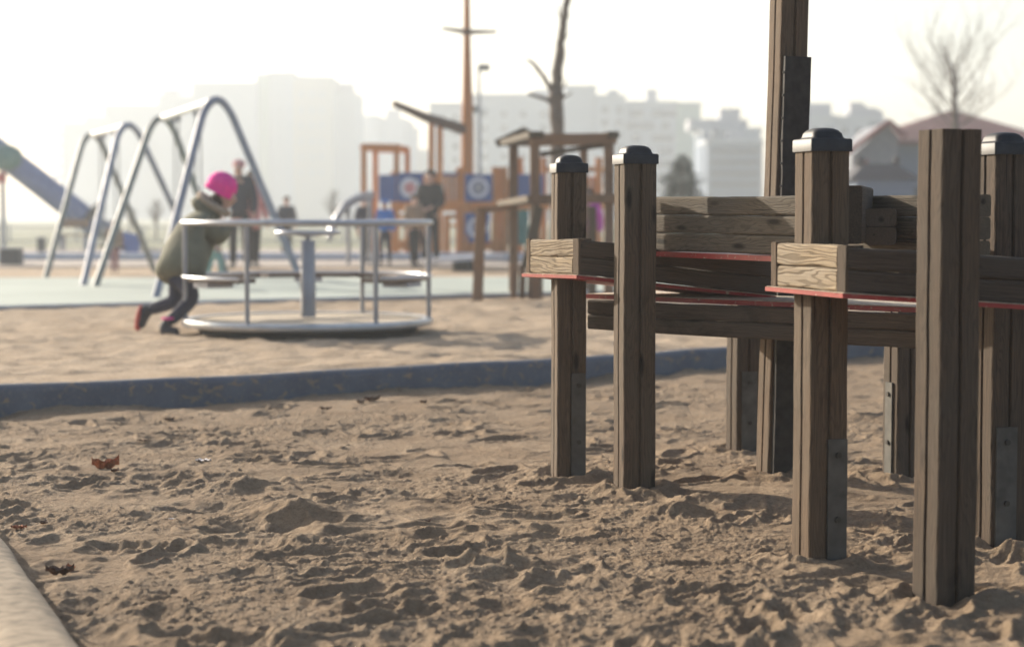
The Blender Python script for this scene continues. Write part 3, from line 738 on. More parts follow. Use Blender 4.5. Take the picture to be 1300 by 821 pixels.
# ------------------------------------------------------------------ swings
def swing_frame(apA, ftA, apB, ftB, label, zt, mats):
    root = thing('swing_set', label, 'swing set', ((apA[0]+apB[0])/2, (apA[1]+apB[1])/2, FG))
    for (ax, ay), ft, mt in ((apA, ftA, mats[0]), (apB, ftB, mats[1])):
        p, q_ = Vector((*ft[0], FG-.03)), Vector((*ft[1], FG-.03)); top = Vector((ax, ay, zt))
        s1 = top.lerp(p, .09); s2 = top.lerp(q_, .09); hv = Vector((p.x-q_.x, p.y-q_.y, 0))*.055; s1 += hv; s2 -= hv; pts = [p, p.lerp(s1, .5), s1]
        for i in range(1, 12):
            t = i/12; pts.append(s1*(1-t)**2+(top+Vector((0, 0, .18)))*2*t*(1-t)+s2*t*t)
        pts += [s2, q_.lerp(s2, .5), q_]
        m = MB(); m.tube(pts, .044, 12); m.build('leg_frame', M[mt], root)
    a = Vector((*apA, zt-.012)); b = Vector((*apB, zt-.012))
    m = MB(); m.tube([a, b], .045, 12); m.build('cross_beam', M['white'], root)
    dr = (b-a).normalized()
    for t in (.30, .70):
        c = a.lerp(b, t)-Vector((0, 0, zt-.012-FG-.42))
        m = MB(); m.box(c, (.44, .17, .03), math.atan2(dr.y, dr.x), .01); so = m.build('swing_seat', M['rubber'], root)
        for s in (-1, 1):
            u = a.lerp(b, t)+dr*.2*s; lo = c+dr*.2*s
            m = MB(); m.tube([u-Vector((0, 0, .03)), lo], .008, 5); m.build('chain', M['chain'], so)
            m = MB(); m.box(u-Vector((0, 0, .075)), (.05, .03, .07)); m.build('hanger', M['steel_dull'], root)
g = lambda px, d: (P(px, 300, d).x, d)
swing_frame(g(276, 21.0), (g(196, 19.9), g(388, 22.2)), g(207, 25.0), (g(119, 22.9), g(290, 26.6)), 'nearer tall A-frame swing set of blue-grey tubes, right of the pair', 2.27, ('steel_blue', 'steel_green'))
swing_frame(g(164, 25.5), (g(104, 23.3), g(259, 28.0)), g(118, 28.5), (g(57, 26.8), g(197, 29.5)), 'farther A-frame swing set, left of the pair, beside the tube slide', 2.20, ('steel_blue', 'steel_green'))

# ------------------------------------------------------------------ tube slide, bins, bench, railing on the left
sl = thing('tube_slide', 'blue-grey metal tube slide descending from the left edge behind the swings', 'slide', P(120, 302, 50)*1.0)
sl.location.z = FG
ctr = [P(x, y, 50) for x, y in ((-60, 146), (-10, 186), (12, 203), (60, 240), (100, 271), (122, 288))]
m = MB(); m.tube(ctr, [.33]*5+[.30], 20); tb = m.build('tube', M['tubeblue'], sl)
m = MB(); v = (ctr[4]-ctr[3]).normalized(); c = P(119, 276, 50)+Vector((0, -.0, .08)); m.tube([c-v*.09, c+v*.09], .40, 20); m.build('collar', M['rubber'], tb)
e = ctr[-1]; m = MB(); m.tube([e, e+Vector((.35, 0, -.10)), e+Vector((.6, 0, -.10))], [.29, .24, .22], 16); m.build('exit_lip', M['steel_dull'], tb)
m = MB(); m.tube([P(3, 205, 50), Vector((P(3, 205, 50).x, 50, FG))], .07, 10); sp_ = m.build('support_post', M['greyp'], sl)
m = MB(); m.blob(P(8, 200, 49.7), (.42, .3, .36), 2, None, .1); m.build('clamp', M['tealp'], sl)
m = MB(); m.box(P(0, 226, 49.7), (.3, .2, .25)); m.build('red_joint', M['redp'], sl)
# pier under the left upper end, out of frame, so the slide stands on something
m = MB(); 
for dx in (-.5, .5):
    q0 = ctr[0]+Vector((dx, 0, 0)); m.tube([Vector((q0.x, 50.3, FG)), Vector((q0.x, 50.3, q0.z+1.2))], .07, 8)
m.build('tower_legs', M['greyp'], sl)
def litter_bin(px0, px1, py0, py1, d, label):
    a, b = P(px0, py1, d), P(px1, py0, d); w = b.x-a.x; hgt = b.z-FG
    t = thing('litter_bin', label, 'litter bin', ((a.x+b.x)/2, d, FG))
    c = Vector(((a.x+b.x)/2, d, FG+hgt*.46)); m = MB(); m.box(c, (w, w*.8, hgt*.92), 0, .02); m.build('bin_body', M['bin'], t)
    m = MB(); m.box(c+Vector((0, 0, hgt*.5)), (w*1.08, w*.88, hgt*.08), 0, .01); m.build('lid', M['greyp'], t)
litter_bin(2, 27, 314, 335, 33.0, 'wide dark litter bin at the left edge below the tube slide')
litter_bin(48, 57, 301, 319, 44.0, 'narrow dark litter bin left of the long bench')
bt = thing('park_bench', 'long grey-brown bench with backrest behind the left swing', 'bench', (P(94, 320, 46).x, 46, FG))
xa, xb = P(77, 320, 46).x, P(112, 320, 46).x
m = MB(); m.box(((xa+xb)/2, 46, .50), (xb-xa, .4, .05)); m.build('seat', M['brown'], bt)
m = MB(); m.box(((xa+xb)/2, 46.2, .34+.0), (xb-xa, .04, .02)); m.build('stretcher', M['greyp'], bt)
m = MB(); m.box(((xa+xb)/2, 46.22, .78), (xb-xa, .05, .22)); m.build('backrest', M['brown'], bt)
for x in (xa+.05, xb-.05):
    m = MB(); m.box((x, 46.0, FG+.19), (.06, .4, .36)); m.build('leg', M['greyp'], bt)
bb = thing('toy_boat_panel', 'bright blue low play panel behind the left swing seat', 'play panel', (P(165, 320, 42).x, 42, FG))
m = MB(); m.beam((P(154, 320, 42).x, 42, .42), (P(178, 320, 42).x, 42, .30), .06, .44, c=.02); m.build('panel', M['cyanb'], bb)
for x in (157, 174):
    m = MB(); m.tube([(P(x, 320, 42).x, 42.06, FG), (P(x, 320, 42).x, 42.06, .5)], .03, 8); m.build('post', M['greyp'], bb)
rl = thing('low_railing', 'low pale metal mesh railing running behind the swings and benches', 'railing', (-14, 58, FG))
m = MB()
for z in (.62, .18): m.beam((-40, 58, z), (-1, 58, z), .04, .04)
x = -40
while x < -1: m.beam((x, 58, .18), (x, 58, .62), .012, .012); x += .16
m.build('mesh_infill', M['greyp'], rl)
for i in range(20):
    m = MB(); m.tube([(-40+i*2.05, 58, FG), (-40+i*2.05, 58, .68)], .03, 8); m.build('rail_post', M['greyp'], rl)

# ------------------------------------------------------------------ pirate ship playground
SD = 37.0
sh = thing('play_ship', 'orange timber pirate ship play structure with tall mast and blue panels', 'play ship', (P(560, 300, SD).x, SD, FG))
def sbeam(px0, py0, px1, py1, w, name, mat='orange', d=SD, d2=None, par=None, th=None):
    m = MB(); m.beam(P(px0, py0, d), P(px1, py1, d2 or d), w, th or w, up=(0, 1, 0), c=w*.1); return m.build(name, M[mat], par or sh)
gp = 330.5
mast = MB(); mast.tube([P(593, gp, SD), P(593.5, 160, SD), P(593, 60, SD), P(592.5, -60, SD)], [.125, .115, .075, .05], 14); mast = mast.build('mast', M['orange'], sh)
m = MB(); m.tube([P(561, 36, SD-.1), P(592, 41, SD-.1), P(631, 40.5, SD-.1)], [.03, .055, .03], 8); m.build('yard', M['bowwood'], mast)
m = MB(); m.tube([P(499, 131, SD-.7), P(540, 149, SD-.4), P(591, 165, SD)], [.06, .09, .11], 10); m.build('bowsprit', M['bowwood'], sh)
for x, y0 in ((547.5, 150), (558.5, 153)): sbeam(x, y0, x, gp, .11, 'post')
for x in (462, 476.5, 503.5, 517): sbeam(x, 184 if x < 510 else 189, x, gp, .11, 'post', d=SD+(.0 if x in (462, 503.5) else 1.2))
sbeam(460, 186.5, 508, 187.5, .13, 'top_beam'); sbeam(474, 190, 520, 191, .11, 'top_beam', d=SD+1.2)
sbeam(460, 187, 474, 190, .09, 'side_beam', d2=SD+1.2); sbeam(505, 187, 518, 190, .09, 'side_beam', d2=SD+1.2)
for x in (586.5, 629, 640): sbeam(x, 212, x, gp, .15, 'post')
for i in range(7): sbeam(539+i*7.0, 222, 539+i*7.0, 257, .095, 'hull_plank', th=.05, d=SD+.15)
sbeam(503, 264, 645, 264, .13, 'deck_beam'); sbeam(503, 221, 588, 221, .06, 'hand_rail', 'bluep', d=SD+.05); sbeam(640, 262, 780, 262, .13, 'deck_beam')
def ship_panel(x0, x1, y0, y1, em):
    a, b = P(x0, y0, SD-.1), P(x1, y1, SD-.1); c = (a+b)/2
    m = MB(); m.box(c, (b.x-a.x, .04, a.z-b.z), 0, .01); p = m.build('blue_panel', M['bluep'], sh)
    if em:
        def disc(r0, r1, mat, name, y):
            m = MB(); n = 28; vs = []
            for r in (r0, r1):
                for dy in (0, -.012): vs += [(c.x+r*math.cos(2*math.pi*k/n), c.y+y+dy, c.z+r*math.sin(2*math.pi*k/n)) for k in range(n)]
            fs = []
            for k in range(n):
                k2 = (k+1) % n
                fs += [(n+k, n+k2, 3*n+k2, 3*n+k), (2*n+k, 2*n+k2, 3*n+k2, 3*n+k), (k, k2, n+k2, n+k), (k, k2, 2*n+k2, 2*n+k)]
            m.add(vs, fs); m.build(name, M[mat], p, smooth=False)
        if em == 1: disc(.11, .20, 'slab', 'emblem_ring', -.021); disc(.001, .11, 'rose', 'emblem_disc', -.021); 
        else:
            disc(.13, .20, 'slab', 'emblem_ring', -.021); disc(.001, .10, 'greyp', 'emblem_disc', -.021)
for i in range(7): sbeam(522+i*7.4, 273, 522+i*7.4, 328, .10, 'hull_plank', th=.05, d=SD+1.1)
for x0, x1 in ((503, 520), (594, 640)): sbeam(x0, 311, x1, 311, .2, 'lower_beam', d=SD+.05)
sbeam(503, 258, 645, 258, .12, 'deck_beam', d=SD-.02); sbeam(583, 214, 583, 329, .13, 'post', d=SD+.2); sbeam(634, 214, 634, 329, .13, 'post', d=SD+.2); sbeam(500, 218, 500, 329, .12, 'post', d=SD+.1)
for i in range(5): sbeam(645+i*9, 226, 645+i*9, 258, .11, 'hull_plank', th=.05, d=SD+.3)
ship_panel(504, 537, 221, 256, 1); ship_panel(590, 625, 221, 256, 2); ship_panel(590, 622, 270, 308, 2); ship_panel(650, 690, 221, 256, 0); ship_panel(700, 735, 222, 254, 0)
ship_panel(481, 503, 222, 256, 0)
for x0, x1 in ((568, 584), (500, 520)):
    sbeam(x0, 272, x0, gp, .10, 'door_frame'); sbeam(x1, 272, x1, gp, .10, 'door_frame'); sbeam(x0, 275, x1, 275, .09, 'door_head')
    sbeam(x0, 286, x1, 286, .06, 'door_rail')
a = P(655, 285, SD); m = MB(); m.box((a.x, SD, .75), (.5, .04, .7)); m.build('teal_panel', M['tealp'], sh)
for x in (660, 690, 720, 760): sbeam(x, 200, x, gp, .13, 'post', d=SD+.8)
sbeam(690, 215, 770, 215, .10, 'hand_rail', d=SD+.8)
for i in range(8): sbeam(712+i*7, 224, 712+i*7, 258, .095, 'hull_plank', th=.05, d=SD+.9)
# slide with raised sides at the bow
ss = thing('metal_slide', 'small curved silver slide left of the ship\'s bow', 'slide', (P(448, 300, 33).x, 33, FG))
cv = [P(418, 305, 33), P(428, 280, 33.1), P(440, 262, 33.2), P(455, 254, 33.3), P(474, 250, 33.4)]
for k, (nm, dy) in enumerate((('side_rail', -.22), ('side_rail', .22))):
    m = MB(); m.tube([p+Vector((0, dy, .06)) for p in cv], .045, 8); m.build(nm, M['steel'], ss)
m = MB(); vs = [p+Vector((0, s*.2, 0)) for p in cv for s in (-1, 1)]; vs += [p+Vector((0, s*.2, -.04)) for p in cv for s in (-1, 1)]; n = len(cv)
fs = [(2*i, 2*i+1, 2*i+3, 2*i+2) for i in range(n-1)]+[(2*n+2*i, 2*n+2*i+2, 2*n+2*i+3, 2*n+2*i+1) for i in range(n-1)]+[(2*i, 2*i+2, 2*n+2*i+2, 2*n+2*i) for i in range(n-1)]+[(2*i+1, 2*n+2*i+1, 2*n+2*i+3, 2*i+3) for i in range(n-1)]
m.add(vs, fs); m.smooth = True; m.build('chute', M['steel_blue'], ss)
for x, t in ((442, 262), (470, 252)):
    m = MB(); m.tube([P(x, t, 33.3), Vector((P(x, t, 33.3).x, 33.3, FG))], .04, 8); m.build('leg', M['steel_dull'], ss)
rs = thing('tilting_disc', 'pale low tilted play board lying before the ship', 'play board', (P(588, 330, 30).x, 30, FG))
m = MB(); a, b = P(534, 331, 30), P(642, 323, 30.5)
n = 24; c = (a+b)/2; ax = (b-a)/2; vs = []
for zt, k in ((0, 1), (-.07, .96)):
    vs += [c+ax*math.cos(2*math.pi*i/n)*k+Vector((0, .45, 0))*math.sin(2*math.pi*i/n)*k+Vector((0, 0, zt+.02)) for i in range(n)]
m.add(vs, [tuple(range(n)), tuple(reversed(range(n, 2*n)))]+[(i, (i+1) % n, (i+1) % n+n, i+n) for i in range(n)]); m.build('board', M['slab'], rs)
m = MB(); m.tube([(c.x, c.y, FG-.02), (c.x, c.y, c.z-.03)], .18, 12); m.build('pivot', M['rubber'], rs)

# ------------------------------------------------------------------ brown timber frame in the middle distance
FD = 20.5
tf = thing('timber_climbing_frame', 'brown timber play house frame with open beam roof behind the capped posts', 'climbing frame', (P(700, 380, FD).x, FD, FG))
def tb_(px0, py0, px1, py1, w, name, d=FD, d2=None, mat='brown', th=None):
    m = MB(); m.beam(P(px0, py0, d), P(px1, py1, d2 or d), w, th or w, up=(0, 1, 0) if abs(px1-px0) < 30 or True else (0, 0, 1), c=w*.1, nseg=6, amp=.002); return m.build(name, M[mat], tf)
gyf = 272+.88*F/FD
def gy_(d): return 272+.88*F/d
for x, d in ((679, FD-.6), (773, FD-.6), (652, FD+1.0), (741, FD+1.2)):
    tb_(x, 176, x, gy_(d)+3, .105 if x != 741 else .09, 'post', d)
tb_(674, 177, 783, 176, .115, 'roof_beam', FD-.62); tb_(646, 180, 744, 180, .10, 'roof_beam', FD+1.0)
m = MB(); m.beam(P(681, 171, FD-.7), P(641, 182, FD+1.3), .16, .07, c=.006); m.build('roof_beam', M['slat'], tf)
m = MB(); m.beam(P(779, 171, FD-.7), P(738, 181, FD+1.3), .12, .07, c=.006); m.build('roof_beam', M['slat'], tf)
tb_(630, 183, 666, 166, .09, 'rafter', FD+1.2, mat='slat_dark_shade'); tb_(664, 166, 684, 178, .09, 'rafter', FD+1.0, mat='slat_dark_shade')
tb_(686, 196, 770, 184, .05, 'brace', FD-.55, mat='slat_dark_shade')
tb_(674, 253, 783, 252, .10, 'rail', FD-.72); m = MB(); m.beam(P(680, 252, FD-.75), P(641, 259, FD+1.2), .18, .07, c=.006); m.build('rail', M['slat'], tf)
tb_(668, 340, 684, 262, .11, 'strut', FD-.8, mat='slat'); tb_(606, gy_(FD-1)+2, 611, 263, .11, 'post', FD-1)
tb_(604, 268, 655, 262, .06, 'rope_beam', FD-.9, d2=FD+.6)
for i, x in enumerate((652, 663, 674, 685)): tb_(x, 335+i, x, gy_(FD-.8), .07, 'picket', FD-.8)
tb_(752, 262, 752, gy_(FD+.2), .09, 'post', FD+.2, mat='slat'); tb_(730, 262, 730, gy_(FD+.4), .09, 'post', FD+.4)

# ------------------------------------------------------------------ trees
def bare_tree(name, label, base_px, d, limbs, grp=None):
    base = Vector((P(base_px, 300, d).x, d, FG)); t = thing(name, label, 'tree', base, grp)
    m = MB(); m.tube(limbs[0][0], limbs[0][1], 9); m.build('trunk', M['bark'], t)
    if len(limbs) > 1:
        m = MB()
        for pts, rr_ in limbs[1:]: m.tube(pts, rr_, 6)
        m.build('branches', M['bark'], t)
def wob(pts, rads, d, amp, n=5):
    out, ro = [], []
    for i in range(len(pts)-1):
        for k in range(n):
            u = k/n; x = pts[i][0]*(1-u)+pts[i+1][0]*u; y = pts[i][1]*(1-u)+pts[i+1][1]*u
            out.append(P(x+random.uniform(-amp, amp), y, d+random.uniform(-amp, amp)*.02)); ro.append((rads[i]*(1-u)+rads[i+1]*u)*random.uniform(.92, 1.12))
    out.append(P(*pts[-1], d)); ro.append(rads[-1]); return out, ro
TD = 31.0
pr_limbs = [wob([(707, 341), (707.5, 165), (705.5, 122), (707, 110), (711, 62), (716, 28), (722, -15), (730, -60)], [.12, .115, .12, .095, .075, .066, .05, .025], TD, 1.0),
    wob([(706, 138), (699, 112), (690, 97), (676, 80), (668, 75)], [.06, .045, .036, .032, .014], TD, .8),
    wob([(703, 132), (694, 126), (680, 122), (671, 119)], [.05, .034, .030, .026], TD, .5),
    wob([(708, 118), (716, 110), (722, 97)], [.03, .018, .007], TD, .5), wob([(707, 133), (718, 122), (727, 118)], [.03, .018, .007], TD, .5),
    wob([(717, 27), (711, 22), (708, 4)], [.034, .022, .008], TD, .5), wob([(704, 108), (700, 92), (703, 84)], [.012, .008, .004], TD, .5), wob([(712, 56), (721, 44), (719, 40)], [.012, .01, .004], TD, .3)]
bare_tree('pollarded_tree', 'pruned bare tree with a crooked trunk rising behind the brown timber frame', 707, TD, pr_limbs)
# bare many-twigged tree on the right
BD = 52.0; limbs = [wob([(1214, 312), (1213, 200), (1213, 140), (1211, 110), (1208, 85), (1199, 66), (1190, 45)], [.13, .11, .085, .06, .045, .03, .008], BD, .8)]
def grow(p, dr, ln, r, lvl):
    pts = [p]; rr_ = [r]
    for k in range(4):
        dr = (dr+Vector((random.uniform(-.2, .2), random.uniform(-.2, .2), random.uniform(-.08, .2)))).normalized()
        p = p+dr*ln/4; pts.append(p); rr_.append(r*(1-.2*(k+1)))
        if lvl > 0:
            side = Vector((random.uniform(-1, 1), random.uniform(-1, 1), random.uniform(-.1, .6))).normalized()
            grow(p, (dr*.7+side*.8).normalized(), ln*random.uniform(.4, .7), r*.55, lvl-1)
    limbs.append((pts, rr_))
for y, a, l in ((165, -.9, 1.1), (158, .9, 1.2), (150, -.75, 1.4), (142, .75, 1.6), (134, -.85, 1.5), (126, .6, 1.7), (118, -.5, 1.3), (108, .45, 1.4), (98, -.5, 1.0), (90, .6, .9), (160, 1.2, 1.0), (154, -1.25, 1.1), (138, .2, 1.2)):
    l *= 1.25; tr = P(1213, y, BD); a2 = random.uniform(-1, 1)
    best = min(limbs[0][0], key=lambda q_: (q_-tr).length)
    grow(best, Vector((math.sin(a), .5*a2, math.cos(a))).normalized(), l, .021, 2)
    grow(best, Vector((-math.sin(a)*.8, a2, math.cos(a))).normalized(), l*.7, .015, 2)
bare_tree('bare_tree', 'leafless twiggy tree before the maroon roof on the right', 1214, BD, limbs)
# small evergreen
ED = 48.0; eb = Vector((P(866, 300, ED).x, ED, FG)); et = thing('evergreen_tree', 'small dark green conifer behind the grey backrest slats', 'tree', eb)
m = MB(); m.tube([eb, eb+Vector((0, 0, 2.3))], [.08, .02], 8); m.build('trunk', M['bark'], et)
m = MB(); vs, fs = [], []
for k in range(15000):
    u = random.random()**.7; z = .3+(1-u)*2.05; rmax = .08+1.25*u**.75
    lay = .78+.22*math.sin(z*9+3*math.sin(z*3)); a = random.uniform(0, 6.283); rr_ = rmax*lay*random.uniform(.35, 1)*(1+.22*math.sin(a*3+z*2))
    c = eb+Vector((math.cos(a)*rr_, math.sin(a)*rr_, z+random.uniform(-.08, .08)-rr_*.12))
    dr = Vector((math.cos(a), math.sin(a), random.uniform(-.3, .6))).normalized()*random.uniform(.05, .11); sd_ = Vector((-dr.y, dr.x, random.uniform(-.05, .05))).normalized()*.017
    n = len(vs); vs += [c-sd_, c+sd_, c+dr]; fs.append((n, n+1, n+2))
m.add(vs, fs); m.build('crown', M['fir'], et)
# low shrubs and far saplings seen between the swing legs
def sapling(px, top, d, label):
    base = Vector((P(px, 300, d).x, d, FG)); t = thing('sapling', label, 'tree', base, 'thin far saplings beyond the railing')
    tz = P(px, top, d).z; m = MB(); m.tube([base, Vector((base.x+.05, d, tz*.6)), Vector((base.x, d, tz))], [.05, .03, .01], 6); m.build('trunk', M['bark'], t)
    m = MB()
    for k in range(46):
        z = .6+(tz-.9)*random.random(); a = random.uniform(0, 6.28); l = (tz-z)*.28+.12
        s0 = Vector((base.x, d, z)); m.tube([s0, s0+Vector((math.cos(a)*l, math.sin(a)*l, l*1.3))], [.012, .004], 4)
    m.build('crown', M['bark'], t)
sapling(198, 250, 66, 'upright bare sapling seen between the two swing sets')
sapling(422, 238, 70, 'thin bare sapling beyond the right rim of the roundabout')
sapling(165, 262, 72, 'low bare sapling above the blue play panel')

# ------------------------------------------------------------------ mast light pole
LD = 62.0; lp = thing('street_lamp', 'slim grey lamp column with a square lamp head beside the ship mast', 'street lamp', (P(608, 300, LD).x, LD, FG))
m = MB(); m.tube([Vector((P(608, 300, LD).x, LD, FG)), P(608, 145, LD), P(608, 82, LD)], [.09, .07, .05], 10); m.build('column', M['greyp'], lp)
m = MB(); m.box(P(615, 86, LD), (.36, .3, .22), 0, .02); m.build('lamp_head', M['bin'], lp)
m = MB(); m.beam(P(600, 142, LD), P(619, 141, LD), .06, .06); m.build('arm', M['greyp'], lp)
m = MB(); m.box(P(603, 138, LD), (.16, .16, .16), 0, .02); m.build('camera_box', M['bin'], lp)

# ------------------------------------------------------------------ buildings
rq = random.Random(11)
def building(label, d, segs, mats, wins=None, depth=14, glass='glass', base=FG, balc=None):
    """segs: (px0, px1, pytop, material, extra distance)"""
    cx = P((segs[0][0]+segs[-1][1])/2, 200, d).x; t = thing('apartment_block', label, 'building', (cx, d, base))
    for x0, x1, y, mt, ex in segs:
        dd_ = d+ex; a, b = P(x0, y, dd_), P(x1, y, dd_)
        m = MB(); m.box(((a.x+b.x)/2, dd_+depth/2, (a.z+base)/2), (b.x-a.x, depth, a.z-base)); m.build('wall', M[mt], t)
        m = MB(); m.box(((a.x+b.x)/2, dd_+depth/2, a.z+.10), (b.x-a.x+.3, depth+.3, .35)); m.build('parapet', M['wall_w'], t)
    for k_ in range(rq.randint(3, 5)):
        x0, x1, y, mt, ex = rq.choice(segs); xx_ = rq.uniform(x0+.2*(x1-x0), x1-.2*(x1-x0)); c = P(xx_, y, d+ex); hh2 = rq.uniform(.8, 2.0)
        m = MB(); m.box((c.x, d+ex+depth/2+rq.uniform(-2, 2), c.z+.28+hh2/2), (rq.uniform(1.2, 3.0), rq.uniform(2, 4), hh2)); m.build('roof_unit', M['greyp'], t)
    if balc:
        x_, y0_, y1_, st_, ex = balc
        y = y0_
        while y < y1_:
            c = P(x_, y, d+ex+2); m = MB(); m.box((c.x, d+ex+2, c.z), (1.1, 3, .9)); m.build('balcony', M['greyp'], t); y += st_
    if wins:
        wm = {}
        for (x, y, w, h, ex) in wins:
            c = P(x, y, d+ex); s = F/(d+ex)
            key = (w, h)
            if key not in wm:
                m = MB(); m.box((0, 0, 0), (w/s, .16, h/s)); wm[key] = m
            m = MB(); m.v = [(vx+c.x, vy+c.y, vz+c.z) for vx, vy, vz in wm[key].v]; m.f = wm[key].f; m.g = wm[key].g
            m.build('window', M[glass], t)
    return t
rw = random.Random(3)
w1 = [(px, py, 5, 6, 0.0 if px < 320 else 4.0) for px in (258, 272, 286, 300, 340, 354, 368, 382, 396, 408) for py in (120, 140, 160, 180, 200, 220) if not (py < 118)]
building('tall pale stepped apartment block fading into haze behind the swings', 290,
    [(78, 131, 157, 'wall_w', 8), (131, 200, 135, 'wall_w', 6), (200, 243, 123, 'wall_w', 3), (243, 325, 106.5, 'wall_w', 0), (325, 340, 96, 'wall_g', 3), (340, 372, 93.5, 'wall_w', 4), (372, 421, 99, 'wall_c', 4), (421, 453, 120, 'wall_w', 8)], None, w1, glass='glass_hazed', balc=(76, 172, 262, 13, 8))
building('lower pale apartment block with stepped roof between the tall block and the ship bow', 320,
    [(455, 462, 160, 'wall_w', 4), (462, 480, 148, 'wall_w', 0), (480, 515, 152, 'wall_w', 1), (515, 527, 163, 'wall_w', 3), (527, 548, 192, 'wall_c', 6)], None,
    [(x, y, 5, 5, .5) for x in (470,) for y in (170, 190, 210)]+[(x, y, 5, 5, 1.) for x in (488, 502) for y in (170, 190, 210)], glass='glass_hazed', balc=(526, 168, 215, 11, 3))
w3 = []
for r_ in range(7):
    y = 140+r_*16
    for x in (768, 786): w3.append((x, y, 8, 9, 0.0))
    for x in (804, 822, 845) if r_ % 2 else (808, 836, 850): w3.append((x, y+4, (17 if (x+r_) % 3 else 10), 9, 2.0))
w3 += [(x, 150+r_*18, 6, 7, 6.) for x in (560, 578) for r_ in range(5)]+[(x, 145+r_*18, 7, 7, 4.) for x in (615, 640, 664, 690) for r_ in range(5)]
building('long white apartment block with staggered dark windows and a pale green end wall', 230,
    [(545, 600, 133, 'wall_w', 6), (600, 718, 122, 'wall_w', 4), (718, 757, 111, 'wall_w', 1), (757, 794, 123, 'wall_w', 0), (794, 858, 131, 'wall_w', 2), (858, 890, 132.5, 'wall_g', 2)], None, w3)
w4 = [(x, y, 60, 5, 0.0) for x in (933,) for y in (192, 206, 220, 234)]
building('blue-grey clad block with long window bands left of the tall pole', 170, [(892, 902, 168, 'wall_b', 3), (898, 968, 181, 'wall_b', 0), (905, 966, 166, 'wall_w', 8)], None, w4, depth=8)
building('pale block with uneven roof right of the tall pole', 190, [(1018, 1060, 149, 'wall_w', 0), (1060, 1104, 151, 'wall_w', 1), (1104, 1128, 154, 'wall_b', 2)], None, [(x, y, 9, 7, 0.) for x in (1035, 1052) for y in (166, 184, 202)]+[(x, y, 8, 7, 1.) for x in (1072, 1090) for y in (166, 184, 202)], depth=8)
# hip-roofed hall on the right
HD = 62.0; s_ = F/HD; hh_ = thing('hip_roofed_hall', 'low grey hall under a broad maroon hipped roof on the right', 'building', (P(1215, 300, HD).x, HD, FG))
xl, xr = P(1105, 200, HD).x, P(1345, 200, HD).x; ze = P(1200, 178, HD).z; zp_ = P(1200, 139, HD).z
m = MB(); m.box(((xl+xr)/2, HD+5, (ze+FG)/2), (xr-xl-.6, 9, ze-FG)); m.build('wall', M['wall_b'], hh_)
xpk = P(1221, 139, HD+4).x; zpk = P(1221, 139, HD+4).z
m = MB(); vs = [(xl, HD, ze), (xr, HD, ze), (xr, HD+10, ze), (xl, HD+10, ze), (xpk-.3, HD+4.5, zpk), (xpk+.3, HD+5.5, zpk)]
m.add(vs+[(x, y, z-.15) for x, y, z in vs[:4]], [(0, 1, 5, 4), (1, 2, 5), (2, 3, 4, 5), (3, 0, 4), (0, 6, 7, 1), (1, 7, 8, 2), (2, 8, 9, 3), (3, 9, 6, 0), (6, 9, 8, 7)]); rf = m.build('roof', M['roof'], hh_)
for i in range(7):
    x = xl+1.3+i*(xr-xl-2.6)/6; m = MB(); m.box((x, HD+.48, 1.5), (.6, .1, .8)); w_ = m.build('window', M['glass'], hh_)
gb = thing('gabled_annex', 'pale annex with a red-trimmed steep gable left of the maroon hall', 'building', (P(1108, 300, 56).x, 56, FG))
xa, xb, zt_ = P(1082, 200, 56).x, P(1140, 200, 56).x, P(1110, 176, 56).z; zpk2 = P(1127, 157, 56).z
m = MB(); vs = [(xa, 56, FG), (xb, 56, FG), (xb, 56, zt_), (P(1127, 157, 56).x, 56, zpk2), (xa, 56, zt_-.5)]
vs += [(x, y+4, z) for x, y, z in vs]; m.add(vs, [(0, 1, 2, 3, 4), (9, 8, 7, 6, 5)]+[(i, i+5, (i+1) % 5+5, (i+1) % 5) for i in range(5)]); m.build('wall', M['wall_d'], gb)
pk = Vector((P(1127, 157, 56).x, 55.85, zpk2+.05)); m = MB()
m.beam(Vector((xa-.2, 55.85, zt_-.45)), pk, .25, .14, c=.01); m.beam(pk, Vector((xb+.2, 55.85, zt_+.05)), .25, .14, c=.01); m.build('gable_trim', M['trim'], gb)
m = MB(); m.box((P(1094, 200, 56).x, 55.97, 1.6), (.35, .1, 2.0)); m.build('red_pier', M['trim'], gb)
kk = thing('kiosk', 'low kiosk with a charcoal flat roof and corner knobs behind the slatted backrest', 'kiosk', (P(1122, 300, 45).x, 45, FG))
xa, xb = P(1078, 215, 45).x, P(1172, 215, 45).x; z0_, z1_ = P(1100, 228, 45).z, P(1100, 207, 45).z
m = MB(); vs = [(xa, 45, z0_), (xb, 45, z0_), (xb, 47.5, z0_), (xa, 47.5, z0_), (xa+.5, 45.7, z1_), (xb-.5, 45.7, z1_), (xb-.5, 46.8, z1_), (xa+.5, 46.8, z1_)]
m.add(vs, [(3, 2, 1, 0), (4, 5, 6, 7), (0, 1, 5, 4), (1, 2, 6, 5), (2, 3, 7, 6), (3, 0, 4, 7)]); rf = m.build('roof', M['roof_dk'], kk)
for px in (1092, 1138):
    m = MB(); m.blob(P(px, 205, 45.8), (.10, .10, .17), 2); m.build('knob', M['roof_dk'], rf)
m = MB(); m.box(((xa+xb)/2, 46.25, (z0_+FG)/2), (xb-xa-.4, 2.3, z0_-FG)); m.build('wall', M['wall_b'], kk)
m = MB(); m.box((P(1112, 240, 45).x, 45.03, 1.1), (.5, .08, .6)); m.build('window', M['glass'], kk)

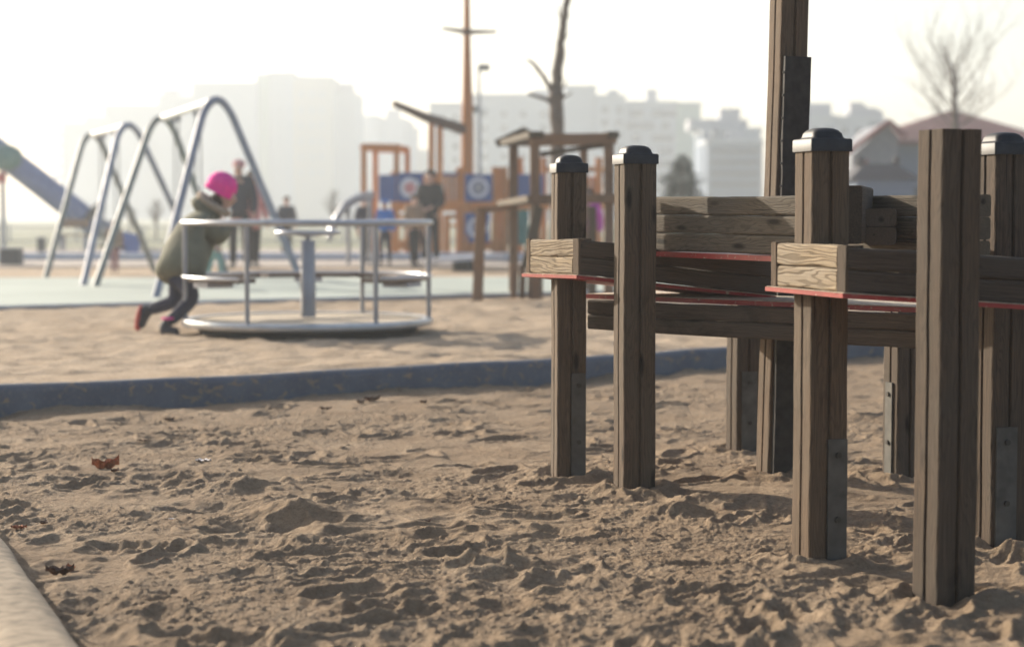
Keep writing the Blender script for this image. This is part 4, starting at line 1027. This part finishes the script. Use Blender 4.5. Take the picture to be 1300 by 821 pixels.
# ------------------------------------------------------------------ leaves and scraps on the sand
def leaf(px, py, size, mat, label, curl=.5, rz=0.0, name='dry_leaf', cat='leaf', grp='dry leaves scattered over the sand'):
    g_ = G(px, py); z = sand_h(g_.x, g_.y); m = MB(); n = 11; rows = []
    size *= .72; curl *= .45; lob = [0, .35, .75, .55, .95, .6, .85, .5, .6, .25, .03]
    vs = []
    for i in range(n):
        u = i/(n-1)-.5
        for s in (-1, -.5, 0, .5, 1):
            w = lob[i]*.42*s; x = u*size; y = w*size; hh = size*(curl*(s*s)*.35+curl*u*u*.9+.05*math.sin(i*1.7+s*3))
            vs.append((g_.x+x*math.cos(rz)-y*math.sin(rz), g_.y+x*math.sin(rz)+y*math.cos(rz), z+hh+.004))
    top = [(i*5+j, i*5+j+1, (i+1)*5+j+1, (i+1)*5+j) for i in range(n-1) for j in range(4)]
    k = len(vs); vs2 = vs+[(x, y, z-.0012) for x, y, z in vs]
    m.add(vs2, top+[tuple(k+q for q in reversed(f)) for f in top]); m.smooth = True
    o = m.build(name, M[mat], None); tag(o, label, cat, grp); return o
leaf(134, 596, .15, 'leaf_or', 'bright rust-orange curled leaf on the sand at left', 1.8, .4)
leaf(146, 604, .06, 'leaf_dk', 'dark curled leaf touching the rust-orange leaf', 1.0, 1.0)
leaf(76, 722, .11, 'leaf_dk', 'crumpled dark brown leaf at bottom left beside the concrete edging', 1.3, .2)
leaf(88, 716, .06, 'leaf_or', 'small reddish leaf on top of the crumpled bottom-left leaf', 1.2, 2.0)
leaf(24, 672, .07, 'leaf_or', 'reddish leaf by the top end of the concrete edging', .8, .1)
leaf(56, 668, .05, 'leaf_dk', 'dark twiggy leaf right of the reddish leaf near the edging', .8, 1.4)
leaf(182, 563, .07, 'leaf_dk', 'flat brown leaf in the sand below the kerb, left part', .5, .3)
leaf(472, 510, .13, 'leaf_dk', 'largest dark dead leaf heaped at the foot of the blue kerb', 1.0, .5)
leaf(458, 513, .09, 'leaf_dk', 'dark dead leaf just left of the largest leaf at the kerb', .9, 2.2)
leaf(413, 519, .09, 'leaf_dk', 'lone dark leaf at the kerb foot left of the leaf heap', .9, .1)
leaf(538, 513, .08, 'leaf_dk', 'dark leaf at the kerb foot right of the leaf heap', .8, 1.1)
leaf(215, 535, .08, 'leaf_dk', 'dark leaf in kerb shadow at far left', .8, .6)
leaf(541, 660, .05, 'leaf_dk', 'small brown leaf on open sand right of the mound', .9, .6)
leaf(205, 710, .05, 'leaf_or', 'small reddish leaf on bottom sand left of centre', .9, .9)
leaf(258, 587, .09, 'scrap', 'pale crumpled paper scrap on the sand', .35, .1, 'paper_scrap', 'litter', None)
leaf(218, 658, .03, 'scrap', 'tiny pale shell-like scrap on the sand left of the mound', .6, .1, 'paper_scrap', 'litter', None)

# ------------------------------------------------------------------ haze: the air of a misty low-sun day
hz = MB(); hz.box((0, 230, 18.5), (520, 560, 40.0)); ho = hz.build('haze', M['glass'], kind='stuff')
hm = bpy.data.materials.new('haze air'); hm.use_nodes = True; nt = hm.node_tree
nt.nodes.remove(nt.nodes['Principled BSDF']); pv = nt.nodes.new('ShaderNodeVolumePrincipled')
pv.inputs['Color'].default_value = (.88, .94, 1, 1); pv.inputs['Density'].default_value = HAZE_D; pv.inputs['Anisotropy'].default_value = HAZE_G
nt.links.new(pv.outputs[0], nt.nodes['Material Output'].inputs['Volume'])
ho.data.materials.clear(); ho.data.materials.append(hm)
